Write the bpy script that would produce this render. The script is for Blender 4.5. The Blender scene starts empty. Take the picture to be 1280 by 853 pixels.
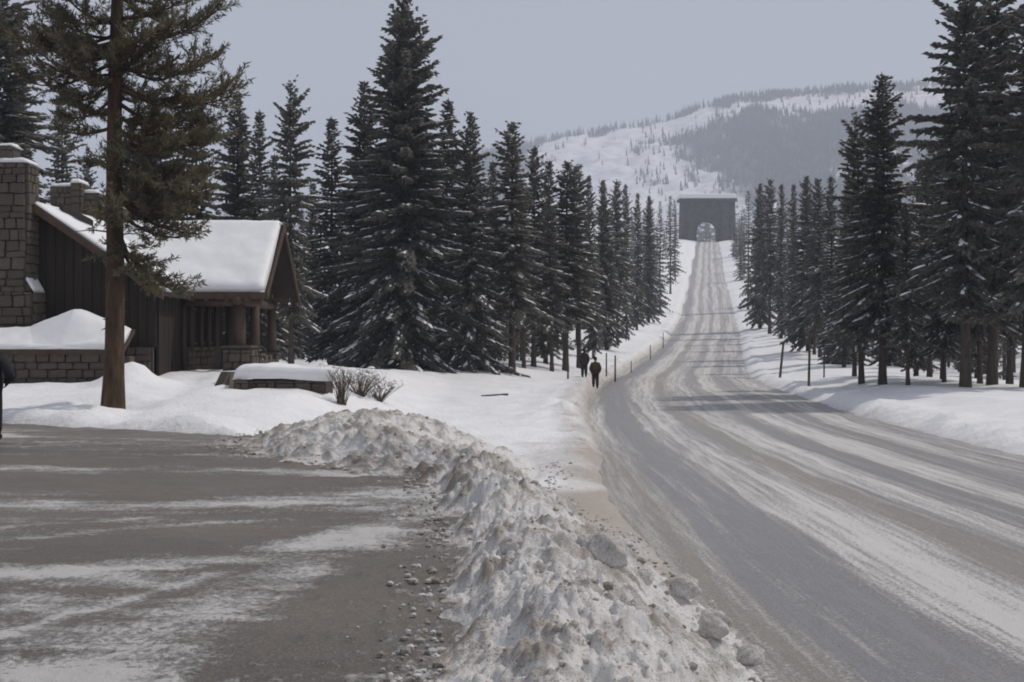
import bpy, bmesh, math, random
import numpy as np
from mathutils import Vector, Matrix, Quaternion

C = bpy.context.scene.collection
SC = bpy.context.scene
R = math.radians
random.seed(7)

# ------------------------------------------------------------------ camera, sky, sun, exposure
EYE = 1.75
cam = bpy.data.objects.new('camera', bpy.data.cameras.new('camera'))
C.objects.link(cam)
cam.location = (0, 0, EYE)
cam.rotation_euler = (R(90), 0, 0)
cam.data.sensor_width = 36
cam.data.lens = 36 * 1400 / 1280
cam.data.clip_start = 0.1
cam.data.clip_end = 9000
SC.camera = cam

SUN_EL, SUN_AZ = 52, 70            # azimuth clockwise from the view direction (+Y)
w = bpy.data.worlds.new('World'); SC.world = w; w.use_nodes = True
nt = w.node_tree; nt.nodes.clear()
sky = nt.nodes.new('ShaderNodeTexSky'); sky.sky_type = 'NISHITA'; sky.sun_disc = False
sky.sun_elevation = R(SUN_EL); sky.sun_rotation = R(SUN_AZ)
sky.air_density = 1.0; sky.dust_density = 3.0; sky.ozone_density = 1.0
veil = nt.nodes.new('ShaderNodeMix'); veil.data_type = 'RGBA'; veil.inputs[0].default_value = 0.85
veil.inputs[7].default_value = (4.25, 4.35, 4.75, 1)     # thin even overcast in front of the blue
bg = nt.nodes.new('ShaderNodeBackground'); bg.inputs[1].default_value = 0.1
wo = nt.nodes.new('ShaderNodeOutputWorld')
nt.links.new(sky.outputs[0], veil.inputs[6]); nt.links.new(veil.outputs[2], bg.inputs[0]); nt.links.new(bg.outputs[0], wo.inputs[0])

sl = bpy.data.lights.new('sun', 'SUN'); sl.energy = 2.35; sl.angle = R(1.2); sl.color = (1, 0.93, 0.84)
so = bpy.data.objects.new('sun', sl); C.objects.link(so)
sd = Vector((math.sin(R(SUN_AZ)) * math.cos(R(SUN_EL)), math.cos(R(SUN_AZ)) * math.cos(R(SUN_EL)), math.sin(R(SUN_EL))))
so.rotation_euler = sd.to_track_quat('Z', 'Y').to_euler()
so.location = (60, 20, 60)

vs = SC.view_settings
vs.view_transform = 'Standard'; vs.look = 'None'; vs.exposure = 0; vs.gamma = 1; vs.use_curve_mapping = False
cy = SC.cycles
cy.max_bounces = 8; cy.diffuse_bounces = 6; cy.glossy_bounces = 2; cy.transmission_bounces = 6; cy.volume_bounces = 1
cy.transparent_max_bounces = 4; cy.caustics_reflective = False; cy.caustics_refractive = False
cy.filter_width = 1.9

# ------------------------------------------------------------------ helpers
def perm(seed):
    return np.random.RandomState(seed).permutation(256)
_P = {}
def pn(x, y, seed=0):
    if seed not in _P: _P[seed] = (perm(seed), np.random.RandomState(seed + 99).rand(256) * 2 * np.pi)
    p, ang = _P[seed]
    x = np.asarray(x, float); y = np.asarray(y, float)
    xi = np.floor(x).astype(int); yi = np.floor(y).astype(int)
    xf = x - xi; yf = y - yi
    u = xf * xf * xf * (xf * (xf * 6 - 15) + 10); v = yf * yf * yf * (yf * (yf * 6 - 15) + 10)
    def g(ix, iy, dx, dy):
        a = ang[p[(p[ix & 255] + iy) & 255]]
        return np.cos(a) * dx + np.sin(a) * dy
    n00 = g(xi, yi, xf, yf); n10 = g(xi + 1, yi, xf - 1, yf)
    n01 = g(xi, yi + 1, xf, yf - 1); n11 = g(xi + 1, yi + 1, xf - 1, yf - 1)
    return ((n00 * (1 - u) + n10 * u) * (1 - v) + (n01 * (1 - u) + n11 * u) * v) * 1.5
def fbm(x, y, seed=0, octv=4, gain=.5):
    a, s, f = 1.0, 0, 1.0
    for k in range(octv):
        s = s + a * pn(x * f + 17.3 * k, y * f - 9.1 * k, seed + k); a *= gain; f *= 2.03
    return s
def sst(a, b, x):
    t = np.clip((np.asarray(x, float) - a) / (b - a), 0, 1)
    return t * t * (3 - 2 * t)
def lerp(a, b, t): return a + (b - a) * t

def tag(o, label=None, cat=None, group=None, kind=None):
    if label: o['label'] = label
    if cat: o['category'] = cat
    if group: o['group'] = group
    if kind: o['kind'] = kind
    return o
def empty(name, loc, rz=0):
    o = bpy.data.objects.new(name, None); o.empty_display_size = .3
    o.location = loc; o.rotation_euler = (0, 0, rz); C.objects.link(o); return o
def link(name, me, parent=None, loc=None):
    o = bpy.data.objects.new(name, me); C.objects.link(o)
    if parent is not None: o.parent = parent
    if loc is not None: o.location = loc
    return o
def np_mesh(name, V, quads=None, tris=None, mats=(), qm=None, tm=None, smooth=False):
    me = bpy.data.meshes.new(name)
    V = np.asarray(V, np.float32)
    me.vertices.add(len(V)); me.vertices.foreach_set('co', V.ravel())
    q = np.zeros((0, 4), np.int32) if quads is None else np.asarray(quads, np.int32)
    t = np.zeros((0, 3), np.int32) if tris is None else np.asarray(tris, np.int32)
    li = np.concatenate([q.ravel(), t.ravel()])
    me.loops.add(len(li)); me.loops.foreach_set('vertex_index', li)
    tot = np.concatenate([np.full(len(q), 4), np.full(len(t), 3)]).astype(np.int32)
    st = np.concatenate([[0], np.cumsum(tot)[:-1]]).astype(np.int32) if len(tot) else np.zeros(0, np.int32)
    me.polygons.add(len(tot)); me.polygons.foreach_set('loop_start', st); me.polygons.foreach_set('loop_total', tot)
    for m in mats: me.materials.append(m)
    if qm is not None or tm is not None:
        mi = np.concatenate([np.zeros(len(q), int) if qm is None else qm, np.zeros(len(t), int) if tm is None else tm]).astype(np.int32)
        me.polygons.foreach_set('material_index', mi)
    me.polygons.foreach_set('use_smooth', np.full(len(tot), smooth))
    me.update(calc_edges=True); me.validate()
    return me
def grid_quads(nr, nc):
    i = np.arange(nr * nc).reshape(nr, nc)
    return np.stack([i[:-1, :-1], i[:-1, 1:], i[1:, 1:], i[1:, :-1]], -1).reshape(-1, 4)
def attr(me, name, vals):
    a = me.attributes.new(name, 'FLOAT', 'POINT'); a.data.foreach_set('value', np.asarray(vals, np.float32).ravel())

# ------------------------------------------------------------------ materials
class M:
    def __init__(s, name, rough=.8, spec=.3):
        s.m = bpy.data.materials.new(name); s.m.use_nodes = True
        s.t = s.m.node_tree; s.b = s.t.nodes['Principled BSDF']
        s.b.inputs['Roughness'].default_value = rough
        s.b.inputs['Specular IOR Level'].default_value = spec
    def n(s, kind, **kw):
        x = s.t.nodes.new('ShaderNode' + kind)
        for k, v in kw.items(): setattr(x, k, v)
        return x
    def l(s, a, b): s.t.links.new(a, b)
    def coord(s, which='Object', scale=(1, 1, 1)):
        tc = s.n('TexCoord'); mp = s.n('Mapping'); mp.inputs['Scale'].default_value = scale
        s.l(tc.outputs[which], mp.inputs[0]); return mp.outputs[0]
    def noise(s, vec, scale, detail=5, rough=.6):
        x = s.n('TexNoise'); x.inputs['Scale'].default_value = scale; x.inputs['Detail'].default_value = detail
        x.inputs['Roughness'].default_value = rough; s.l(vec, x.inputs['Vector']); return x.outputs[0]
    def ramp(s, fac, a, b):
        x = s.n('MapRange'); x.inputs[1].default_value = a; x.inputs[2].default_value = b; s.l(fac, x.inputs[0]); return x.outputs[0]
    def math(s, op, a, b):
        x = s.n('Math', operation=op)
        for i, v in enumerate((a, b)):
            if isinstance(v, (int, float)): x.inputs[i].default_value = v
            else: s.l(v, x.inputs[i])
        return x.outputs[0]
    def mix(s, fac, a, b):
        x = s.n('Mix', data_type='RGBA')
        for i, v in ((0, fac), (6, a), (7, b)):
            if isinstance(v, (int, float)): x.inputs[i].default_value = v
            elif isinstance(v, tuple): x.inputs[i].default_value = (*v, 1)
            else: s.l(v, x.inputs[i])
        return x.outputs[2]
    def at(s, name):
        x = s.n('Attribute', attribute_name=name); return x.outputs['Fac']
    def col(s, c):
        if isinstance(c, tuple): s.b.inputs['Base Color'].default_value = (*c, 1)
        else: s.l(c, s.b.inputs['Base Color'])
    def bump(s, h, strength=.5, dist=.02):
        x = s.n('Bump'); x.inputs['Strength'].default_value = strength; x.inputs['Distance'].default_value = dist
        s.l(h, x.inputs['Height']); s.l(x.outputs[0], s.b.inputs['Normal'])
    def rnd(s): return s.n('ObjectInfo').outputs['Random']

def simple(name, c1, c2, scale=6, rough=.85, spec=.2, bump=.4, dist=.01, stretch=(1, 1, 1), vary=0):
    m = M(name, rough, spec); v = m.coord('Object', stretch); n = m.noise(v, scale)
    c = m.mix(m.ramp(n, .3, .7), c1, c2)
    if vary: c = m.mix(m.math('MULTIPLY', m.rnd(), vary), c, (0.5 * c1[0], 0.5 * c1[1], 0.5 * c1[2]))
    m.col(c); m.bump(n, bump, dist); return m.m

SNOW = simple('snow_cover', (.80, .81, .83), (.86, .87, .89), 3, .6, .3, .5, .03)
BARK_PINE = simple('pine_bark', (.125, .082, .056), (.038, .028, .021), 7, .9, .1, 1, .03, (1, 1, .25))
BARK = simple('spruce_bark', (.11, .085, .07), (.045, .037, .032), 9, .9, .1, 1, .03, (1, 1, .3))
STONE = simple('fieldstone', (.145, .118, .096), (.08, .067, .056), 4, .9, .2, .7, .03, vary=.8)
MORTAR = simple('dark_mortar', (.10, .09, .08), (.06, .055, .05), 10)
WOOD = simple('dark_stained_timber', (.048, .037, .031), (.027, .022, .02), 5, .8, .2, .5, .01, (1, 1, .12), vary=.6)
LOG = simple('weathered_log', (.10, .068, .05), (.05, .036, .028), 5, .8, .2, .5, .01, (1, 1, .12))
GLASS = M('dark_window_glass', .08, .5); GLASS.col((.02, .022, .026)); GLASS = GLASS.m
POSTM = simple('grey_post', (.12, .10, .085), (.05, .045, .04), 8)
TWIG = simple('bare_twig', (.15, .115, .085), (.08, .062, .048), 8)
ARCHM = simple('basalt_arch_stone', (.095, .09, .09), (.035, .033, .033), .5, .9, .1, 1, .4)

def foliage(name, c1, c2, yellow=None, frost=1):
    m = M(name, .75, .15); v = m.coord('Object'); n = m.noise(v, 1.7, 3)
    c = m.mix(m.ramp(n, .35, .65), c1, c2)
    c = m.mix(m.math('MULTIPLY', m.rnd(), .5), c, tuple(x * .6 for x in c1))
    if yellow:
        n2 = m.noise(v, .9, 2); c = m.mix(m.math('MULTIPLY', m.ramp(n2, .5, .68), .7), c, yellow)
    if frost:
        f = m.noise(v, 5.5, 4, .75); c = m.mix(m.math('MULTIPLY', m.ramp(f, .49, .66), .5), c, (.62, .63, .66))
    m.col(c)
    tr = m.n('BsdfTranslucent'); m.l(c, tr.inputs[0]); ms = m.n('MixShader'); ms.inputs[0].default_value = .5
    m.l(m.b.outputs[0], ms.inputs[1]); m.l(tr.outputs[0], ms.inputs[2]); m.l(ms.outputs[0], m.t.nodes['Material Output'].inputs['Surface'])
    return m.m
NEEDLE = foliage('spruce_needles', (.185, .180, .150), (.235, .225, .188))
NEEDLE_PINE = foliage('pine_needles', (.15, .138, .10), (.20, .18, .12), (.15, .125, .06), 0)
NEEDLE_FAR = foliage('far_conifer_needles', (.155, .158, .143), (.19, .19, .17))

m = M('fresh_snow_ground', .65, .3); v = m.coord('Object')
n1 = m.noise(v, .7, 6, .6); n2 = m.noise(v, 9, 5, .65)
c = m.mix(m.ramp(n1, .35, .65), (.80, .81, .84), (.88, .88, .89))
d = m.at('dirt'); n3 = m.noise(v, 5, 6, .75)
n4 = m.noise(v, 26, 5, .8)
dd = m.ramp(m.math('ADD', m.math('ADD', d, m.math('MULTIPLY', n3, .6)), m.math('MULTIPLY', n4, .6)), .75, 1.35)
c = m.mix(dd, c, (.41, .37, .33)); m.col(c)
hb = m.math('ADD', m.math('MULTIPLY', n1, 2.0), m.math('MULTIPLY', n2, .5)); m.bump(hb, .8, .09)
GROUND = m.m

m = M('ploughed_dirty_snow', .75, .25); v = m.coord('Object')
n1 = m.noise(v, 3.2, 7, .75); n2 = m.noise(v, 28, 6, .75); n3 = m.noise(v, 75, 3, .7)
d = m.at('dirt')
dd = m.ramp(m.math('ADD', m.math('ADD', d, m.math('MULTIPLY', n1, .8)), m.math('MULTIPLY', n2, .55)), 1.0, 1.6)
c = m.mix(m.ramp(n2, .3, .7), (.60, .585, .57), (.78, .775, .77))
c = m.mix(dd, c, (.27, .24, .21))
c = m.mix(m.ramp(m.math('ADD', n3, m.math('MULTIPLY', d, .14)), .60, .70), c, (.27, .225, .18)); m.col(c)
m.bump(m.math('ADD', n2, m.math('MULTIPLY', n3, .5)), .55, .03)
BERM = m.m

def travelled(name, dark, brown, white, streak):
    m = M(name, .55, .4); uv = m.n('UVMap').outputs[0]
    mp = m.n('Mapping'); mp.inputs['Scale'].default_value = streak; m.l(uv, mp.inputs[0]); v = mp.outputs[0]
    s1 = m.noise(v, 1.0, 8, .68)
    mp2 = m.n('Mapping'); mp2.inputs['Scale'].default_value = (3, 3, 1); m.l(uv, mp2.inputs[0])
    g = m.noise(mp2.outputs[0], 7, 6, .8); g2 = m.noise(mp2.outputs[0], 1.4, 6, .7)
    br = m.ramp(m.math('ADD', m.at('brown'), m.math('MULTIPLY', m.math('SUBTRACT', g2, .5), .8)), .1, .9)
    c = m.mix(br, dark, brown)
    sn = m.math('ADD', m.at('snow'), m.math('ADD', m.math('MULTIPLY', m.math('SUBTRACT', s1, .5), 1.5), m.math('MULTIPLY', m.math('SUBTRACT', g, .5), 2.8)))
    sn = m.ramp(sn, .2, .78)
    c = m.mix(sn, c, white)
    g3 = m.noise(mp2.outputs[0], 26, 4, .8)
    c = m.mix(m.math('MULTIPLY', m.ramp(g3, .54, .66), .55), c, tuple(x * .5 for x in brown))
    g4 = m.noise(mp2.outputs[0], 17, 4, .8); c = m.mix(m.math('MULTIPLY', m.ramp(g4, .53, .66), .45), c, white)
    m.col(c)
    rr = m.n('MapRange'); rr.inputs[3].default_value = .42; rr.inputs[4].default_value = .8; m.l(sn, rr.inputs[0]); m.l(rr.outputs[0], m.b.inputs['Roughness'])
    m.bump(m.math('ADD', m.math('MULTIPLY', sn, .7), m.math('ADD', m.math('MULTIPLY', g3, .4), g)), .8, .022)
    return m.m
ROAD = travelled('packed_snow_road', (.27, .268, .285), (.33, .295, .255), (.68, .665, .65), (13.0, .35, 1))
LOT = travelled('sanded_slush_lot', (.125, .108, .092), (.178, .15, .122), (.57, .56, .55), (.9, 4.5, 1))

# ------------------------------------------------------------------ terrain functions (metres)
_Yk = np.array([-60, 5, 12, 20, 30, 45, 67, 91, 117, 165, 215, 275, 368, 500, 530, 600, 900.])
_Zk = np.array([-.75, -.75, -.75, -.75, -.78, -.88, -.95, -.9, .1, 2.3, 6.3, 13.8, 26.2, 46.2, 47.2, 40, 5.])
_Xk = np.array([8.0, 6.7, 6.45, 6.3, 6.6, 7.7, 10, 13.7, 18.8, 28.2, 37.4, 47.8, 63.9, 87.3, 92.6, 105, 160.])
_Yd = np.linspace(-60, 900, 3841)
def _smooth(k):
    a = np.interp(_Yd, _Yk, k); ker = np.hanning(61); ker /= ker.sum()
    return np.convolve(np.pad(a, 30, 'edge'), ker, 'valid')
_Zd, _Xd = _smooth(_Zk), _smooth(_Xk)
def zr(Y): return np.interp(Y, _Yd, _Zd)
def cx(Y): return np.interp(Y, _Yd, _Xd)
def hw(Y): return np.interp(Y, [0, 25, 60, 200], [4.35, 4.3, 4.9, 5.0])

_bY = [-8, 3, 5.7, 9, 11.5, 14.1, 15.5, 17, 18.4, 20, 22, 24.5]
_bL = [-.3, -.4, -.45, -.6, -.74, -1.15, -2.5, -3.9, -4.7, -4.9, -4.4, -2.5]
def spot(px, Y): return (px - 640) / 1400 * Y
_rY = [-8, 5, 8.2, 10.5, 13.3, 16, 18.1, 20, 22, 24.5]
_rR = [2.3, 2.25, 2.1, 2.0, 1.5, .9, .55, .75, .9, .8]
def bL(Y): return np.interp(Y, _bY, _bL)
def bR(Y): return np.interp(Y, _rY, _rR)
def lot_edge(X): return np.interp(X, [-30, -11, -6.3, -4.5, 0], [25, 23.6, 21.0, 20.2, 20])

def ground(X, Y):
    X = np.asarray(X, float); Y = np.asarray(Y, float)
    z = zr(Y); u = X - cx(Y); h = hw(Y)
    n = fbm(X * .12, Y * .12, 3, 4); nf = fbm(X * .8, Y * .8, 11, 4)
    # left plateau
    near = 1 - sst(48, 62, Y)
    yard = lerp(-.5, .42, 1 - sst(-6.0, -2.5, X))
    yard = yard + .25 * sst(30, 38, Y) * (1 - sst(-9, -6.5, X))
    far = z + .35 + .85 * sst(0, 7, -u - h) + .5 * n * sst(2, 12, -u - h) * sst(60, 120, Y) + .03 * np.clip(-u - h - 10, 0, 80) * sst(90, 160, Y)
    yard = lerp(.06, yard, sst(-.4, 6.5, Y - lot_edge(X))) if False else yard - .30 * (1 - sst(-.4, 6.5, Y - lot_edge(X))) * (1 - sst(-4.5, -2.5, X))
    PL = lerp(far, yard + .12 * n, near)
    PL = PL + .05 * nf + (.035 * fbm(X * 2.6, Y * 2.6, 13, 3) + .05 * pn(X * .45, Y * .8, 14)) * near
    # apron by the lot mouth
    ap = (1 - sst(19, 25, Y)) * sst(-1.5, .3, X)
    PL = lerp(PL, z + .05 + .02 * nf, ap)
    # edge bank along the left of the road beyond the apron
    sL = -u - h
    bank = .16 * np.exp(-((sL - .9 - .5 * pn(Y * .3, X * 0, 33)) / .9) ** 2) * sst(24, 34, Y) * (1 + 1.2 * pn(X * .9, Y * .5, 31) + .8 * fbm(X * 2.5, Y * 2.5, 35, 3))
    PL = PL + bank
    # right plateau
    sR = u - h
    PR = z + .30 + .38 * sst(1.5, 5, sR) - .45 * sst(7, 16, sR) * sst(40, 60, Y) + .1 * n + .04 * nf
    PR = PR + .16 * np.exp(-((sR - 1.0 - .5 * pn(Y * .25, X * 0, 43)) / 1.0) ** 2) * (1 + 1.1 * pn(X * .6, Y * .6, 41) + .9 * fbm(X * 2, Y * 2, 45, 3)) + .35 * n * sst(3, 12, sR) * sst(60, 110, Y)
    PR = PR + .04 * np.clip(sR - 12, 0, 80) * sst(90, 160, Y)
    g = np.where(u < 0, PL, PR)
    # into the road bed
    wob = .22 * pn(X * .7, Y * .7, 51) + .15 * pn(X * 2.1, Y * 2.1, 52)
    e = np.abs(u) - h + wob
    fade = np.where(u > 0, sst(-.4, 2.0, e + .25 * pn(X * .35, Y * .35, 54)), sst(-.15, .55 + 0 * Y, e))
    e2 = np.abs(u) - h + .12 * pn(X * .25, Y * .25, 53)
    ew = np.where((u < 0) & (Y < 24), sst(-.5, .9, e2), fade)
    g = lerp(z - .22, g, ew)
    # out of the lot
    ed = Y - lot_edge(X) + .35 * pn(X * .7, Y * .7, 61) + .12 * pn(X * 3, Y * 3, 62)
    lot_in = (1 - sst(-.25, .75, ed)) * (1 - sst(-.3, .2, X - bL(Y)))
    lump = .11 * np.exp(-((ed - 1.0) / .7) ** 2) * (1 + 1.3 * pn(X * .55, Y * .9, 63)) + .06 * fbm(X * 2.2, Y * 2.2, 64, 3) * np.exp(-((ed - .8) / 1.2) ** 2)
    g = g + lump * (1 - sst(-5, -3, X)) * (1 - sst(2.5, 5, ed))
    drift = .35 * np.exp(-(((X + 7.2) / 1.1) ** 2 + ((Y - 26.0) / .9) ** 2))
    g = g + drift * 0
    g = lerp(g, -.25, lot_in)
    # under the ploughed ridge
    s = (X - bL(Y)) / (bR(Y) - bL(Y))
    ub = sst(-.1, .1, s) * (1 - sst(.85, 1.0, s)) * (1 - sst(22.0, 24.0, Y))
    g = lerp(g, np.minimum(g, -.85), ub)
    rp = np.hypot(X - spot(141, 26.0), Y - 26.0); g = g - .16 * np.exp(-(rp / .55) ** 2) + .07 * np.exp(-((rp - 1.1) / .4) ** 2)
    # footpath trodden up to the porch
    pathx = np.interp(Y, [22, 28, 34, 38], [-8.2, -8.6, -9.8, -10.6])
    g = g - .14 * np.exp(-((X - pathx) / .45) ** 2) * sst(22, 24, Y) * (1 - sst(36.5, 38, Y))
    k_ = np.floor(Y / .62); fx = pathx + .16 * np.where(k_ % 2 < 1, 1, -1) + .12 * pn(k_ * .37, k_ * 0, 19)
    g = g - .10 * np.exp(-((X - fx) / .15) ** 2 - ((Y - (k_ + .5) * .62) / .2) ** 2) * sst(22.5, 23.5, Y) * (1 - sst(36, 37, Y))
    # drift against the annex corner
    g = g + .75 * np.exp(-(((X + 11.3) / .75) ** 2 + ((Y - 33.2) / .9) ** 2))
    return g
def G(x, y): return float(ground(np.array([x]), np.array([y]))[0])

# ------------------------------------------------------------------ ground sheet
rows = np.concatenate([np.arange(-20, 3, 1.5), np.geomspace(4, 19, 130), np.linspace(19.1, 40, 190), np.geomspace(40.3, 1000, 270)])
tt = np.linspace(-1, 1, 310); tt = np.sign(tt) * (np.abs(tt) ** 1.35)
Yg = np.repeat(rows[:, None], len(tt), 1)
Xg = cx(rows)[:, None] * .6 + tt[None, :] * (24 + .75 * np.abs(rows))[:, None]
Zg = ground(Xg, Yg)
me = np_mesh('snow_ground', np.stack([Xg, Yg, Zg], -1).reshape(-1, 3), grid_quads(*Xg.shape), mats=[GROUND], smooth=True)
u = Xg - cx(Yg); e = np.abs(u) - hw(Yg)
dirt = .75 * np.exp(-np.clip(e - .1, 0, 9) / .55) * np.clip(1.15 - Yg / 400, .3, 1)
nap = fbm(Xg * .8, Yg * .5, 57, 3)
dirt = np.where((u < 0) & (Yg < 25), np.clip(.18 + .45 * np.exp(-((Yg - 16.8) / 1.6) ** 2) + .95 * np.exp(-np.clip(e, 0, 9) / .8) + .25 * nap, 0, 1) * sst(-3, 0, Xg), dirt)
dirt = np.maximum(dirt, (.52 + .3 * nap) * np.exp(-((e - .5) / .7) ** 2) * (u < 0) * sst(20, 26, Yg) * (1 - sst(75, 110, Yg)))
edd = Yg - lot_edge(Xg); dirt = np.maximum(dirt, .6 * np.exp(-np.clip(edd - .1, 0, 9) / .5) * (Xg < -3) * (Yg < 27))
attr(me, 'dirt', dirt)
tag(link('snow_ground', me), 'white snow cover over the roadside, yard and forest floor', kind='structure')

# ------------------------------------------------------------------ road
def uvset(me, U, Vv):
    lay = me.uv_layers.new(name='UVMap'); n = len(me.loops)
    li = np.zeros(n, np.int32); me.loops.foreach_get('vertex_index', li)
    uv = np.stack([np.asarray(U).ravel()[li], np.asarray(Vv).ravel()[li]], -1).astype(np.float32)
    lay.data.foreach_set('uv', uv.ravel())
rows = np.concatenate([np.arange(-25, 4, 1.0), np.geomspace(4, 640, 620)])
cc = np.linspace(-.7, 1.0, 150)
O = np.repeat((cc * 10.2)[None, :], len(rows), 0)          # metres from the left edge
Yr = np.repeat(rows[:, None], len(cc), 1)
O = (cc[None, :] + .07) * 0 + np.linspace(-.7, 10.7, 150)[None, :] * np.ones_like(Yr)
width = 2 * hw(Yr); O = O / 10 * width
Xr = cx(Yr) - hw(Yr) + O
rel = .012 * fbm(O * 2.2, Yr * .35, 71, 4) + .006 * fbm(O * 6, Yr * 3, 72, 3)
Zr = zr(Yr) + rel - .03 * sst(4, 5.2, np.abs(O - width / 2))
wv = .28 * fbm(Yr * .045, O * .12, 75, 3) + .10 * pn(Yr * .3, O * .7, 76)
q = O / width * 8.7 + wv
def band(a, b, s=.18): return sst(a - s, a + s, q) * (1 - sst(b - s, b + s, q))
sn = .46 + 0 * q
sn -= .34 * band(.45, 1.45, .25); sn += .30 * band(1.9, 2.8, .22); sn -= .22 * band(2.95, 3.6)
sn += .18 * band(3.7, 4.7, .3); sn -= .20 * band(4.75, 5.4); sn += .22 * band(5.5, 6.4); sn -= .18 * band(6.5, 6.95)
sn -= .75 * band(7.1, 7.25, .07) * sst(-.2, .25, pn(Yr * .08, 0 * Yr + 3.3, 77) + .35 * (Yr < 45)); sn += .12 * band(7.4, 8.4); sn -= .5 * band(7.72, 7.84, .06) * sst(0, .3, pn(Yr * .07, 0 * Yr + 8.3, 78))
sn += .22 * fbm(q * 1.6, Yr * .05, 79, 4) + .30 * fbm(q * 6.5, Yr * .035, 80, 3)
# crossing tyre sweeps from the lot mouth
for (y0, k, wd) in ((13, .22, .12), (17, .30, .16), (27, .38, .14), (22, .16, .1)):
    line = q - (.2 + k * np.clip(Yr - y0, 0, 14) ** 1.25 * .45); sn += .13 * np.exp(-(line / (wd * 1.6)) ** 2) * sst(y0, y0 + 1.5, Yr) * (1 - sst(y0 + 8, y0 + 15, Yr))
sn = lerp(sn, .42 + .9 * (sn - .42), sst(60, 140, Yr) * .6)
bw = .14 + .75 * (1 - sst(.05, .5, q)) + .55 * band(2.9, 3.7) + .3 * band(5.3, 6.6) + .25 * band(6.6, 8.2) + .25 * fbm(q * .8, Yr * .08, 81, 3)
bw += .06 * sst(40, 90, Yr); sn += .16 * fbm(q * 11, Yr * .018, 84, 2) * sst(50, 110, Yr)
me = np_mesh('road', np.stack([Xr, Yr, Zr], -1).reshape(-1, 3), grid_quads(*Xr.shape), mats=[ROAD], smooth=True)
attr(me, 'snow', sn); attr(me, 'brown', bw); uvset(me, O, Yr)
tag(link('road', me), 'grey packed snow highway with tyre tracks climbing to the arch', kind='structure')

# ------------------------------------------------------------------ lot
rows = np.concatenate([np.arange(-12, 3, .8), np.geomspace(3, 27, 330)])
ss = np.linspace(0, 1, 290)
Yl = np.repeat(rows[:, None], len(ss), 1)
xr_ = bL(rows) + .7; xl_ = -(7 + .62 * np.clip(rows, 0, 99))
Xl = xr_[:, None] + (xl_ - xr_)[:, None] * (ss[None, :] ** 1.25)
rough = fbm(Xl * 2.2, Yl * 2.2, 91, 5, .6)
clump = np.clip(fbm(Xl * 6, Yl * 6, 95, 4, .6), 0, 2)
edge_l = np.exp(-np.clip(bL(Yl) - Xl, 0, 9) / .8)
Zl = .012 * rough + (.006 + .03 * edge_l + .012 * (1 - sst(5, 9, Yl))) * clump
Zl = Zl - 1.3 * sst(.3, 1.4, Yl - lot_edge(Xl)) * sst(-6.5, -4.5, Xl)
def seg(P, pts):
    D = np.full(P[0].shape, 1e9)
    for (ax, ay), (bx, by) in zip(pts[:-1], pts[1:]):
        vx, vy = bx - ax, by - ay; L2 = vx * vx + vy * vy
        t = np.clip(((P[0] - ax) * vx + (P[1] - ay) * vy) / L2, 0, 1)
        D = np.minimum(D, np.hypot(P[0] - ax - t * vx, P[1] - ay - t * vy))
    return D
wx = Xl + .22 * fbm(Xl * .5, Yl * .5, 101, 4); wy = Yl + .26 * fbm(Xl * .3, Yl * .6, 105, 4)
P = (wx, wy)
sn = .22 + .30 * fbm(Xl * .35, Yl * 1.1, 111, 5, .6)
def add(pts, wd, a):
    global sn
    sn = sn + a * np.exp(-(seg(P, pts) / wd) ** 2)
add([(-12, 9.8), (-8, 10.9), (-5.3, 11.6), (-2.9, 12.15), (-.8, 12.5)], .5, .44)
add([(-2.5, 3.5), (-2.15, 5.7), (-1.6, 9.0), (-1.2, 10.6), (-.7, 12.2)], .30, .42)
add([(-7.5, 7.0), (-5, 7.9), (-3.4, 8.5), (-2.2, 9.2), (-1.4, 10.3)], .28, .44)
add([(-9, 15.6), (-4.2, 15.4), (-1.9, 14.6)], .25, .45)
add([(-8, 17.6), (-5.4, 17.4), (-3.6, 16.9)], .2, .3)
add([(-12, 21.5), (-7, 19.9), (-4, 19.3)], .35, .35)
add([(-7.5, 8.5), (-4.4, 9.9), (-2.9, 10.75), (-1.3, 11.3)], .12, .40); add([(-9, 8.3), (-5.5, 10.1), (-3.6, 11.0)], .10, .32); add([(-3.4, 4.5), (-3.0, 6.4), (-2.2, 8.6)], .10, .34); add([(-1.9, 4.2), (-1.55, 6.5), (-1.15, 9.2)], .06, -.4)
add([(-7, 6.8), (-3.2, 6.7)], .5, .16); add([(-6, 5.3), (-2.9, 5.2)], .4, .16)
add([(-7, 8.0), (-4, 9.3), (-1.9, 10.2)], .35, -.45); add([(-9, 14.1), (-2.2, 13.6)], .6, -.30); add([(-10, 17.2), (-3, 16.2)], 1.2, -.25)
add([(-1.5, 4.0), (-1.15, 7.0), (-.9, 8.6)], .40, -.30)
sn = sn + .35 * edge_l * clump + .25 * (1 - sst(4, 9, Yl)) * clump
sn = sn + (.26 + .3 * fbm(Xl * 1.1, Yl * 1.6, 119, 4)) * (.0 * Xl) + (.20 + .34 * fbm(Xl * 1.1, Yl * 2.0, 119, 4)) * (1 - sst(-2.9, -1.7, Xl)) * (1 - sst(7.6, 9.2, Yl))
sn = .28 + 1.25 * (sn - .30) + .22 * fbm(Xl * 2.5 + 2 * rough, Yl * 4.5, 117, 4, .65)
bw = .45 + .6 * fbm(Xl * .25, Yl * .5, 121, 3)
me = np_mesh('parking_lot', np.stack([Xl, Yl, Zl], -1).reshape(-1, 3), grid_quads(*Xl.shape)[:, ::-1], mats=[LOT], smooth=True)
attr(me, 'snow', sn); attr(me, 'brown', bw); uvset(me, Xl, Yl)
tag(link('parking_lot', me), 'brown slushy lot streaked with tyre swept snow', kind='structure')

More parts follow.
